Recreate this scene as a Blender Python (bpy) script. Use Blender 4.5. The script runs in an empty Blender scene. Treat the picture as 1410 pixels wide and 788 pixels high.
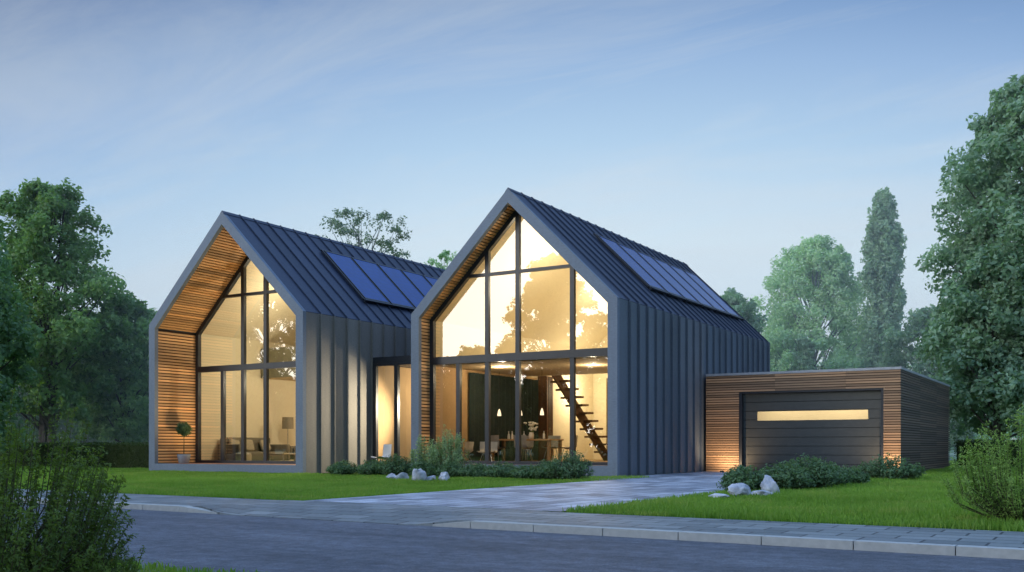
import bpy, bmesh, math, random
import numpy as np
from mathutils import Vector, Matrix
random.seed(7)
R = math.radians
scn = bpy.context.scene
COL = scn.collection

# ------------------------------------------------------------------ camera
CAM = Vector((11.123, -23.873, 0.8)); YAW = R(31.0); FPX = 1375.0; HOR = 615.0
cam = bpy.data.objects.new('camera', bpy.data.cameras.new('camera')); COL.objects.link(cam)
cam.location = CAM; cam.rotation_euler = (R(90), 0, YAW)
cam.data.lens = 36 * FPX / 1410; cam.data.sensor_width = 36
cam.data.shift_y = (HOR - 394) / 1410; cam.data.clip_end = 2000; cam.data.clip_start = 0.05
scn.camera = cam
def at(u, D, z=0.0):
    """world point lying D metres in front of the lens in the direction of image column u"""
    a = (u - 705) / FPX; s, c = math.sin(YAW), math.cos(YAW)
    return Vector((CAM.x + D * (-s + a * c), CAM.y + D * (c + a * s), z))

# ------------------------------------------------------------------ node helpers
def new_mat(name):
    m = bpy.data.materials.new(name); m.use_nodes = True
    nt = m.node_tree; nt.nodes.clear()
    return m, nt, nt.nodes.new('ShaderNodeOutputMaterial')
def N(nt, t, **kw):
    n = nt.nodes.new(t)
    for k, v in kw.items():
        if k in n.inputs: n.inputs[k].default_value = v
        else: setattr(n, k, v)
    return n
def L(nt, a, b): nt.links.new(a, b)
def coords(nt, scale=(1, 1, 1), kind='Object', rot=(0, 0, 0)):
    tc = N(nt, 'ShaderNodeTexCoord'); mp = N(nt, 'ShaderNodeMapping')
    mp.inputs['Scale'].default_value = scale; mp.inputs['Rotation'].default_value = rot
    L(nt, tc.outputs[kind], mp.inputs['Vector']); return mp.outputs['Vector']
def noise(nt, vec, scale, detail=4, rough=0.55):
    n = N(nt, 'ShaderNodeTexNoise'); n.inputs['Scale'].default_value = scale
    n.inputs['Detail'].default_value = detail; n.inputs['Roughness'].default_value = rough
    L(nt, vec, n.inputs['Vector']); return n.outputs['Fac']
def ramp(nt, fac, stops):
    r = N(nt, 'ShaderNodeValToRGB'); e = r.color_ramp.elements
    while len(e) < len(stops): e.new(0.5)
    for i, (p, c) in enumerate(stops):
        e[i].position = p; e[i].color = (*c, 1) if len(c) == 3 else c
    L(nt, fac, r.inputs['Fac']); return r.outputs['Color']
def mixc(nt, fac, a, b, mode='MIX'):
    m = N(nt, 'ShaderNodeMix', data_type='RGBA', blend_type=mode)
    for sock, v in ((m.inputs[0], fac), (m.inputs[6], a), (m.inputs[7], b)):
        if hasattr(v, 'links'): L(nt, v, sock)
        elif isinstance(v, (int, float)): sock.default_value = v
        else: sock.default_value = (*v, 1)
    return m.outputs[2]
def bump(nt, h, strength=0.3, dist=0.01):
    b = N(nt, 'ShaderNodeBump'); b.inputs['Strength'].default_value = strength
    b.inputs['Distance'].default_value = dist; L(nt, h, b.inputs['Height']); return b.outputs['Normal']
def pbsdf(nt, out, color, rough=0.6, metal=0.0, normal=None, spec=0.5):
    p = N(nt, 'ShaderNodeBsdfPrincipled')
    if hasattr(color, 'links'): L(nt, color, p.inputs['Base Color'])
    else: p.inputs['Base Color'].default_value = (*color, 1)
    if hasattr(rough, 'links'): L(nt, rough, p.inputs['Roughness'])
    else: p.inputs['Roughness'].default_value = rough
    p.inputs['Metallic'].default_value = metal
    p.inputs['Specular IOR Level'].default_value = spec
    if normal: L(nt, normal, p.inputs['Normal'])
    L(nt, p.outputs[0], out.inputs['Surface']); return p
def attr(nt, name='tone'):
    a = N(nt, 'ShaderNodeAttribute', attribute_name=name); return a.outputs['Fac']

M = {}
def simple(name, col, rough=0.6, metal=0, var=0.15, sc=6.0, bmp=0.1, spec=0.5):
    m, nt, out = new_mat(name)
    v = coords(nt); n = noise(nt, v, sc)
    c = ramp(nt, n, [(0.25, [x * (1 - var) for x in col]), (0.75, [min(1, x * (1 + var)) for x in col])])
    pbsdf(nt, out, c, rough, metal, bump(nt, noise(nt, v, sc * 8), bmp, 0.004), spec); M[name] = m; return m

def metal_panel(name, col, rough, vary=0.25):
    m, nt, out = new_mat(name)
    v = coords(nt)
    big = noise(nt, v, 0.9, 5, 0.6)
    fine = noise(nt, coords(nt, (3, 3, 45)), 3.0, 4, 0.7)
    streak = noise(nt, coords(nt, (9, 9, 0.6)), 2.0, 4, 0.6)
    a = mixc(nt, 0.5, ramp(nt, big, [(0.3, [x * (1 - vary) for x in col]), (0.7, [x * (1 + vary) for x in col])]),
             ramp(nt, streak, [(0.3, [x * (1 - vary) for x in col]), (0.7, [x * (1 + vary) for x in col])]))
    b = mixc(nt, 0.5, a, ramp(nt, fine, [(0.3, [x * .55 for x in col]), (0.7, [x * 1.45 for x in col])]))
    t = attr(nt); tt = ramp(nt, t, [(0, (0.82,) * 3), (1, (1.16,) * 3)])
    c = mixc(nt, 1.0, b, tt, 'MULTIPLY')
    dent = noise(nt, coords(nt, (1, 1, .5)), 2.6, 2)
    bn = N(nt, 'ShaderNodeBump'); bn.inputs['Strength'].default_value = .35; bn.inputs['Distance'].default_value = .03; L(nt, dent, bn.inputs['Height'])
    bf = N(nt, 'ShaderNodeBump'); bf.inputs['Strength'].default_value = .3; bf.inputs['Distance'].default_value = .004; L(nt, fine, bf.inputs['Height']); L(nt, bn.outputs[0], bf.inputs['Normal'])
    rg = N(nt, 'ShaderNodeMapRange'); rg.inputs['To Min'].default_value = rough - .12; rg.inputs['To Max'].default_value = rough + .15; L(nt, streak, rg.inputs[0])
    pbsdf(nt, out, c, rg.outputs[0], 0.15, bf.outputs[0]); M[name] = m
metal_panel('cladding', (0.12, 0.148, 0.185), 0.55)
metal_panel('cladding_brown', (0.25, 0.235, 0.215), 0.65)  # grey-brown metal, warmed further to carry the ambient light on this wall
metal_panel('roofing', (0.034, 0.048, 0.085), 0.55, 0.2)
metal_panel('frame_concrete', (0.175, 0.215, 0.275), 0.7, 0.25)

def wood(name, c0, c1, axis):
    m, nt, out = new_mat(name)
    sc = {'y': (14, 0.8, 14), 'x': (0.8, 14, 14)}[axis]
    g = noise(nt, coords(nt, sc), 3.0, 6, 0.65)
    c = mixc(nt, g, c0, c1)
    t = ramp(nt, attr(nt), [(0, (0.55,) * 3), (0.5, (0.95,) * 3), (1, (1.35, 1.28, 1.2))])
    c = mixc(nt, 1.0, c, t, 'MULTIPLY')
    pbsdf(nt, out, c, 0.6, 0, bump(nt, g, 0.2, 0.003)); M[name] = m
wood('slat_wood', (0.58, 0.30, 0.12), (0.80, 0.48, 0.22), 'y')
wood('garage_wood', (0.25, 0.15, 0.085), (0.47, 0.31, 0.19), 'x')
wood('garage_wood_shaded', (0.085, 0.062, 0.048), (0.16, 0.12, 0.09), 'y')  # same slats as the front, with the side's shade put into darker colours
wood('deck_wood', (0.30, 0.12, 0.06), (0.42, 0.2, 0.10), 'x')
wood('oak_floor', (0.30, 0.17, 0.08), (0.42, 0.26, 0.13), 'x')
wood('dark_wood', (0.10, 0.045, 0.02), (0.17, 0.08, 0.04), 'x')
simple('slat_backing', (0.03, 0.018, 0.012), 0.9)
simple('anthracite', (0.028, 0.032, 0.04), 0.4, 0.2)
simple('garage_panel', (0.06, 0.065, 0.062), 0.5, 0.0, 0.1)
simple('fascia', (0.35, 0.38, 0.42), 0.5, 0.3)
simple('cream_wall', (0.78, 0.69, 0.50), 0.8, 0, 0.03, 1.0, 0.02)
simple('tan_wall', (0.55, 0.36, 0.18), 0.8, 0, 0.08, 2.0, 0.03)
simple('olive_wall', (0.30, 0.23, 0.09), 0.8, 0, 0.1, 2.0, 0.03)
simple('ceiling_plaster', (0.62, 0.48, 0.30), 0.85, 0, 0.03, 1.0, 0.02)
simple('sofa_fabric', (0.17, 0.15, 0.115), 0.9, 0, 0.12, 30, 0.3)
simple('cushion_fabric', (0.38, 0.33, 0.24), 0.9, 0, 0.12, 30, 0.3)
simple('white_plastic', (0.72, 0.70, 0.66), 0.35, 0, 0.03)
simple('grey_plastic', (0.38, 0.37, 0.36), 0.4, 0, 0.03)
simple('steel', (0.4, 0.4, 0.42), 0.3, 0.9, 0.05)
simple('planter', (0.33, 0.36, 0.40), 0.75, 0, 0.1, 12)
simple('soil', (0.04, 0.028, 0.02), 0.95, 0, 0.3, 30, 0.6)
simple('petals', (0.8, 0.76, 0.66), 0.6, 0, 0.05)
simple('lamp_shade', (0.26, 0.22, 0.16), 0.9, 0, 0.08, 30)
simple('copper_light', (0.2, 0.2, 0.2), 0.4, 0.6)

def glass(name, refl, tint):
    m, nt, out = new_mat(name)
    tr = N(nt, 'ShaderNodeBsdfTransparent'); tr.inputs['Color'].default_value = (*tint, 1)
    gl = N(nt, 'ShaderNodeBsdfGlossy'); gl.inputs['Roughness'].default_value = 0.0
    gl.inputs['Color'].default_value = (1, 0.985, 0.94, 1)
    lw = N(nt, 'ShaderNodeLayerWeight'); lw.inputs['Blend'].default_value = 0.35
    mp = N(nt, 'ShaderNodeMapRange'); mp.inputs['To Min'].default_value = refl; mp.inputs['To Max'].default_value = 0.95
    L(nt, lw.outputs['Fresnel'], mp.inputs['Value'])
    mx = N(nt, 'ShaderNodeMixShader'); L(nt, mp.outputs[0], mx.inputs[0])
    v = coords(nt, (0.5, 0.5, 0.5)); nb = bump(nt, noise(nt, v, 1.2, 1), 0.02, 0.02); L(nt, nb, gl.inputs['Normal'])
    L(nt, tr.outputs[0], mx.inputs[1]); L(nt, gl.outputs[0], mx.inputs[2]); L(nt, mx.outputs[0], out.inputs['Surface'])
    M[name] = m
glass('window_glass', 0.15, (0.90, 0.92, 0.88))
def emis(name, col, st):
    m, nt, out = new_mat(name); e = N(nt, 'ShaderNodeEmission'); e.inputs['Strength'].default_value = st
    v = coords(nt); n = noise(nt, v, 1.5, 2)
    L(nt, mixc(nt, n, [c * .9 for c in col], col), e.inputs['Color']); L(nt, e.outputs[0], out.inputs['Surface']); M[name] = m
glass('strip_glass', 0.03, (.95, .93, .88))
emis('lit_shade', (1.0, 0.78, 0.5), 2.2)
emis('lit_fixture', (1.0, 0.7, 0.38), 6)

def solar():
    m, nt, out = new_mat('solar_glass')
    v = coords(nt)
    w = N(nt, 'ShaderNodeTexBrick'); w.offset = 0
    w.inputs['Scale'].default_value = 1.0; w.inputs['Mortar Size'].default_value = 0.006
    w.inputs['Brick Width'].default_value = 0.16; w.inputs['Row Height'].default_value = 0.16
    w.inputs['Color1'].default_value = (0.010, 0.055, 0.24, 1); w.inputs['Color2'].default_value = (0.014, 0.068, 0.29, 1)
    w.inputs['Mortar'].default_value = (0.015, 0.05, 0.15, 1)
    L(nt, coords(nt, (1, 1, 1), 'Object', (0, 0, R(90))), w.inputs['Vector'])
    pbsdf(nt, out, w.outputs['Color'], 0.25, 0, None, 0.3).inputs['Specular Tint'].default_value = (.25, .5, 1, 1); M['solar_glass'] = m
solar()

def leaf(name, dark, light, trans=0.38, warm=None):
    m, nt, out = new_mat(name)
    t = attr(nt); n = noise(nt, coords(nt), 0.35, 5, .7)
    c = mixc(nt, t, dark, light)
    c = mixc(nt, 0.5, c, ramp(nt, n, [(0.35, dark), (0.65, light)]))
    if warm:
        wn = noise(nt, coords(nt), 1.1, 4, .7); wf = N(nt, 'ShaderNodeMapRange'); wf.inputs['From Min'].default_value = .52; wf.inputs['From Max'].default_value = .72; wf.inputs['To Max'].default_value = .65
        L(nt, wn, wf.inputs[0]); c = mixc(nt, wf.outputs[0], c, warm)
    d = N(nt, 'ShaderNodeBsdfPrincipled'); d.inputs['Roughness'].default_value = 0.55
    d.inputs['Specular IOR Level'].default_value = 0.25
    tl = N(nt, 'ShaderNodeBsdfTranslucent')
    L(nt, c, d.inputs['Base Color']); L(nt, mixc(nt, 1.0, c, (1.3, 1.4, 0.6), 'MULTIPLY'), tl.inputs['Color'])
    mx = N(nt, 'ShaderNodeMixShader'); mx.inputs[0].default_value = trans
    L(nt, d.outputs[0], mx.inputs[1]); L(nt, tl.outputs[0], mx.inputs[2]); L(nt, mx.outputs[0], out.inputs['Surface'])
    M[name] = m
leaf('leaf_near_tree', (0.07, 0.15, 0.065), (0.36, 0.56, 0.22))
leaf('leaf_dark_tree', (0.07, 0.15, 0.085), (0.30, 0.48, 0.25))
leaf('leaf_haze', (0.17, 0.29, 0.20), (0.50, 0.66, 0.46))  # distance haze put into the leaf colour as a paler tint
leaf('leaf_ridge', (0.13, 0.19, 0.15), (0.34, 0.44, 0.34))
leaf('leaf_haze_pale', (0.28, 0.45, 0.28), (0.68, 0.86, 0.56))  # palest leaves, lightened to imitate haze over the farthest trees
leaf('leaf_big_right', (0.08, 0.17, 0.11), (0.42, 0.60, 0.42))  # light end raised so the colour itself imitates haze
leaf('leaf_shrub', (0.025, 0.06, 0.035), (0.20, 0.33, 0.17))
leaf('leaf_bright_shrub', (0.07, 0.16, 0.03), (0.44, 0.62, 0.17))
leaf('leaf_airy', (0.12, 0.22, 0.11), (0.46, 0.60, 0.36))
leaf('leaf_fore', (0.016, 0.042, 0.014), (0.22, 0.32, 0.06))
leaf('leaf_hedge', (0.02, 0.038, 0.012), (0.09, 0.13, 0.035))
leaf('leaf_reflect', (0.05, 0.075, 0.03), (0.16, 0.21, 0.08))
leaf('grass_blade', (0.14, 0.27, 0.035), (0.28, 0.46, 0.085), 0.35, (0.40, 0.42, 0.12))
simple('bark', (0.06, 0.052, 0.045), 0.9, 0, 0.3, 8, 0.6)
simple('bark_haze', (0.12, 0.14, 0.13), 0.9, 0, 0.2, 8, 0.4)  # bark lightened to match the haze painted into the far leaves
simple('stem', (0.07, 0.065, 0.03), 0.8, 0, 0.3, 20, 0.4)

def ground_mats():
    m, nt, out = new_mat('asphalt')
    v = coords(nt); f = noise(nt, v, 55, 5, 0.75); b = noise(nt, v, 0.7, 4); q = noise(nt, v, 9, 5, .7)
    c = ramp(nt, f, [(0.3, (0.055, 0.064, 0.085)), (0.55, (0.115, 0.128, 0.155)), (0.75, (0.24, 0.26, 0.30))])
    c = mixc(nt, 1.0, c, ramp(nt, b, [(0.3, (0.8,) * 3), (0.7, (1.15,) * 3)]), 'MULTIPLY')
    c = mixc(nt, 1.0, c, ramp(nt, q, [(0.35, (0.66,) * 3), (0.65, (1.28,) * 3)]), 'MULTIPLY')
    st_ = noise(nt, coords(nt, (.35, 1.6, 1)), 1.1, 6, .65)
    c = mixc(nt, 1.0, c, ramp(nt, st_, [(0.4, (0.72,) * 3), (0.52, (1.0,) * 3), (.68, (1.25, 1.24, 1.2))]), 'MULTIPLY')  # dark stains, plus pale streaks painted for glints on the road
    pbsdf(nt, out, c, 0.72, 0, bump(nt, f, 0.8, 0.012)); M['asphalt'] = m
    for nm, c1, c2, mo, bw, rh, va in (('paver_drive', (0.17, 0.19, 0.225), (0.50, 0.53, 0.59), (0.045, 0.05, 0.06), 0.6, 0.3, 0.9),
                                       ('paver_walk', (0.125, 0.145, 0.15), (0.235, 0.26, 0.26), (0.035, 0.04, 0.045), 0.5, 0.3, 0.5)):
        m, nt, out = new_mat(nm)
        v = coords(nt, (1, 1, 1), 'Object', (0, 0, R(90) if nm == 'paver_drive' else 0))
        w = N(nt, 'ShaderNodeTexBrick'); w.inputs['Scale'].default_value = 1.0
        w.inputs['Mortar Size'].default_value = 0.013; w.inputs['Brick Width'].default_value = bw
        w.inputs['Row Height'].default_value = rh; w.inputs['Mortar Smooth'].default_value = 0.3
        w.inputs['Color1'].default_value = (*c1, 1); w.inputs['Color2'].default_value = (*c2, 1)
        w.inputs['Mortar'].default_value = (*mo, 1); L(nt, v, w.inputs['Vector'])
        n = noise(nt, v, 20, 5, 0.7); n2 = noise(nt, v, 0.8, 3)
        c = mixc(nt, 1.0, w.outputs['Color'], ramp(nt, n, [(0.3, (0.8,) * 3), (0.7, (1.2,) * 3)]), 'MULTIPLY')
        c = mixc(nt, 1.0, c, ramp(nt, n2, [(0.3, (0.85,) * 3), (0.7, (1.12,) * 3)]), 'MULTIPLY')
        mth = N(nt, 'ShaderNodeMath', operation='MULTIPLY_ADD'); L(nt, w.outputs['Fac'], mth.inputs[0])
        mth.inputs[1].default_value = -1.0; L(nt, n, mth.inputs[2])
        pbsdf(nt, out, c, 0.6, 0, bump(nt, mth.outputs[0], 0.5, 0.01)); M[nm] = m
    simple('kerb_stone', (0.44, 0.45, 0.43), 0.8, 0, 0.12, 14, 0.3)
    m, nt, out = new_mat('turf')
    v = coords(nt); n = noise(nt, v, 40, 5, 0.7); n2 = noise(nt, v, 0.25, 3)
    c = ramp(nt, n, [(0.3, (0.03, 0.07, 0.006)), (0.7, (0.11, 0.21, 0.02))])
    c = mixc(nt, 1.0, c, ramp(nt, n2, [(0.3, (0.75,) * 3), (0.7, (1.2,) * 3)]), 'MULTIPLY')
    pbsdf(nt, out, c, 0.9, 0, bump(nt, n, 0.6, 0.03), 0.1); M['turf'] = m
    m, nt, out = new_mat('meadow')
    v = coords(nt); n = noise(nt, v, 1.2, 5, 0.7)
    c = ramp(nt, n, [(0.3, (0.12, 0.20, 0.12)), (0.7, (0.25, 0.36, 0.22))])
    pbsdf(nt, out, c, 0.9, 0, None, 0.1); M['meadow'] = m
    m, nt, out = new_mat('rock')
    v = coords(nt); n = noise(nt, v, 4, 6, 0.65); n2 = noise(nt, v, 22, 4, .7)
    c = ramp(nt, n, [(0.3, (0.20, 0.22, 0.26)), (0.5, (0.42, 0.45, 0.5)), (0.72, (0.68, 0.70, 0.74))])
    pbsdf(nt, out, c, 0.8, 0, bump(nt, n2, 0.5, 0.02)); M['rock'] = m
ground_mats()

# ------------------------------------------------------------------ mesh collector
class MB:
    def __init__(s): s.v = []; s.f = []; s.t = []
    def add(s, vs, fs, tone=None):
        if tone is None: tone = random.random()
        o = len(s.v); s.v += [tuple(v) for v in vs]; s.t += [tone] * len(vs)
        s.f += [tuple(i + o for i in f) for f in fs]; return s
    def box(s, x0, x1, y0, y1, z0, z1, tone=None):
        vs = [(x, y, z) for z in (z0, z1) for y in (y0, y1) for x in (x0, x1)]
        return s.add(vs, [(0, 2, 3, 1), (4, 5, 7, 6), (0, 1, 5, 4), (1, 3, 7, 5), (3, 2, 6, 7), (2, 0, 4, 6)], tone)
    def mbox(s, mat, sx, sy, sz, tone=None):
        vs = [mat @ Vector((x * sx / 2, y * sy / 2, z * sz / 2)) for z in (-1, 1) for y in (-1, 1) for x in (-1, 1)]
        return s.add(vs, [(0, 2, 3, 1), (4, 5, 7, 6), (0, 1, 5, 4), (1, 3, 7, 5), (3, 2, 6, 7), (2, 0, 4, 6)], tone)
    def rbox(s, x0, x1, y0, y1, z0, z1, r=0.03, seg=3, mat=None, tone=None):
        bm = bmesh.new(); bmesh.ops.create_cube(bm, size=1)
        for v in bm.verts:
            v.co = Vector(((x0 + x1) / 2 + v.co.x * (x1 - x0), (y0 + y1) / 2 + v.co.y * (y1 - y0), (z0 + z1) / 2 + v.co.z * (z1 - z0)))
        bmesh.ops.bevel(bm, geom=bm.edges[:], offset=r, segments=seg, affect='EDGES', profile=0.5)
        bm.verts.index_update()
        vs = [(mat @ v.co) if mat else v.co.copy() for v in bm.verts]; fs = [[v.index for v in f.verts] for f in bm.faces]
        bm.free(); return s.add(vs, fs, tone)
    def prism(s, poly, y0, y1, tone=None):
        """(x, z) polygon extruded along y"""
        n = len(poly); vs = [(x, y0, z) for x, z in poly] + [(x, y1, z) for x, z in poly]
        fs = [tuple(range(n)), tuple(range(2 * n - 1, n - 1, -1))] + [(i, i + n, (i + 1) % n + n, (i + 1) % n) for i in range(n)]
        return s.add(vs, fs, tone)
    def ring(s, outer, inner, y0, y1, tone=0.5):
        n = len(outer)
        vs = [(x, y, z) for y in (y0, y1) for P in (outer, inner) for x, z in P]; fs = []
        for i in range(n):
            j = (i + 1) % n
            fs += [(i, j, n + j, n + i), (2 * n + i, 3 * n + i, 3 * n + j, 2 * n + j), (i, 2 * n + i, 2 * n + j, j), (n + i, n + j, 3 * n + j, 3 * n + i)]
        return s.add(vs, fs, tone)
    def tube(s, pts, rad, n=8, tone=None, cap=True):
        pts = [Vector(p) for p in pts]; vs = []; fs = []
        if isinstance(rad, (int, float)): rad = [rad] * len(pts)
        for i, p in enumerate(pts):
            d = (pts[min(i + 1, len(pts) - 1)] - pts[max(i - 1, 0)]).normalized()
            a = d.orthogonal().normalized() if abs(d.z) > .99 else d.cross(Vector((0, 0, 1))).normalized(); b = d.cross(a)
            for k in range(n):
                th = 2 * math.pi * k / n; vs.append(p + (a * math.cos(th) + b * math.sin(th)) * rad[i])
        for i in range(len(pts) - 1):
            for k in range(n): fs.append((i * n + k, i * n + (k + 1) % n, (i + 1) * n + (k + 1) % n, (i + 1) * n + k))
        if cap: fs += [tuple(range(n - 1, -1, -1)), tuple(range((len(pts) - 1) * n, len(pts) * n))]
        return s.add(vs, fs, tone)
    def lathe(s, c, prof, n=20, tone=None):
        vs = []; fs = []
        for r, z in prof:
            for k in range(n):
                th = 2 * math.pi * k / n; vs.append((c[0] + r * math.cos(th), c[1] + r * math.sin(th), c[2] + z))
        for i in range(len(prof) - 1):
            for k in range(n): fs.append((i * n + k, i * n + (k + 1) % n, (i + 1) * n + (k + 1) % n, (i + 1) * n + k))
        return s.add(vs, fs, tone)
    def build(s, name, mat, parent=None, smooth=False):
        me = bpy.data.meshes.new(name); off = Vector((0, 0, 0)); p = parent
        while p: off += p.location; p = p.parent
        me.from_pydata([(x - off.x, y - off.y, z - off.z) for x, y, z in s.v], [], s.f)
        a = me.attributes.new('tone', 'FLOAT', 'POINT'); a.data.foreach_set('value', s.t)
        me.materials.append(M[mat]); 
        if smooth: me.polygons.foreach_set('use_smooth', [True] * len(me.polygons))
        me.update(); o = bpy.data.objects.new(name, me); COL.objects.link(o)
        if parent: o.parent = parent
        return o
def npmesh(name, V, F, tone, mat, parent=None, smooth=False):
    """V (n,3), F (m,k) numpy; local coordinates of parent"""
    me = bpy.data.meshes.new(name); n, k = F.shape
    me.vertices.add(len(V)); me.vertices.foreach_set('co', V.astype(np.float32).ravel())
    me.loops.add(n * k); me.loops.foreach_set('vertex_index', F.astype(np.int32).ravel())
    me.polygons.add(n); me.polygons.foreach_set('loop_start', np.arange(0, n * k, k, dtype=np.int32))
    if smooth: me.polygons.foreach_set('use_smooth', np.ones(n, dtype=bool))
    me.update(calc_edges=True)
    a = me.attributes.new('tone', 'FLOAT', 'POINT'); a.data.foreach_set('value', tone.astype(np.float32))
    me.materials.append(M[mat]); o = bpy.data.objects.new(name, me); COL.objects.link(o)
    if parent: o.parent = parent
    return o
def tag(o, label=None, cat=None, group=None, kind=None):
    if label: o['label'] = label
    if cat: o['category'] = cat
    if group: o['group'] = group
    if kind: o['kind'] = kind
    return o
def thing(name, label, cat, loc=(0, 0, 0), rotz=0, group=None):
    o = bpy.data.objects.new(name, None); COL.objects.link(o); o.empty_display_size = 0.2
    o.location = loc; o.rotation_euler = (0, 0, rotz); return tag(o, label, cat, group)
def copy_tree(o, parent=None):
    c = o.copy(); COL.objects.link(c)
    if parent: c.parent = parent
    for ch in list(o.children): copy_tree(ch, c)
    return c
def clip(poly, x0, x1, z0, z1):
    def half(P, f):
        out = []
        for i in range(len(P)):
            a, b = P[i], P[(i + 1) % len(P)]; fa, fb = f(a), f(b)
            if fa >= 0: out.append(a)
            if (fa > 0) != (fb > 0) and fa != fb and (fa * fb < 0):
                t = fa / (fa - fb); out.append((a[0] + t * (b[0] - a[0]), a[1] + t * (b[1] - a[1])))
        return out
    for f in (lambda p: p[0] - x0, lambda p: x1 - p[0], lambda p: p[1] - z0, lambda p: z1 - p[1]):
        poly = half(poly, f)
        if len(poly) < 3: return None
    return poly
def inset(P, d):
    """inset the gable pentagon [bl, br, er, apex, el] by d on all but the base"""
    (bx0, bz), (bx1, _), (_, ez), (ax, az), _ = P
    w = (bx1 - bx0) / 2; sl = (az - ez) / w; h = math.hypot(1, sl)
    w2 = w - d; az2 = az - d * h; ez2 = az2 - w2 * sl
    return [(ax - w2, bz), (ax + w2, bz), (ax + w2, ez2), (ax, az2), (ax - w2, ez2)]

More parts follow.
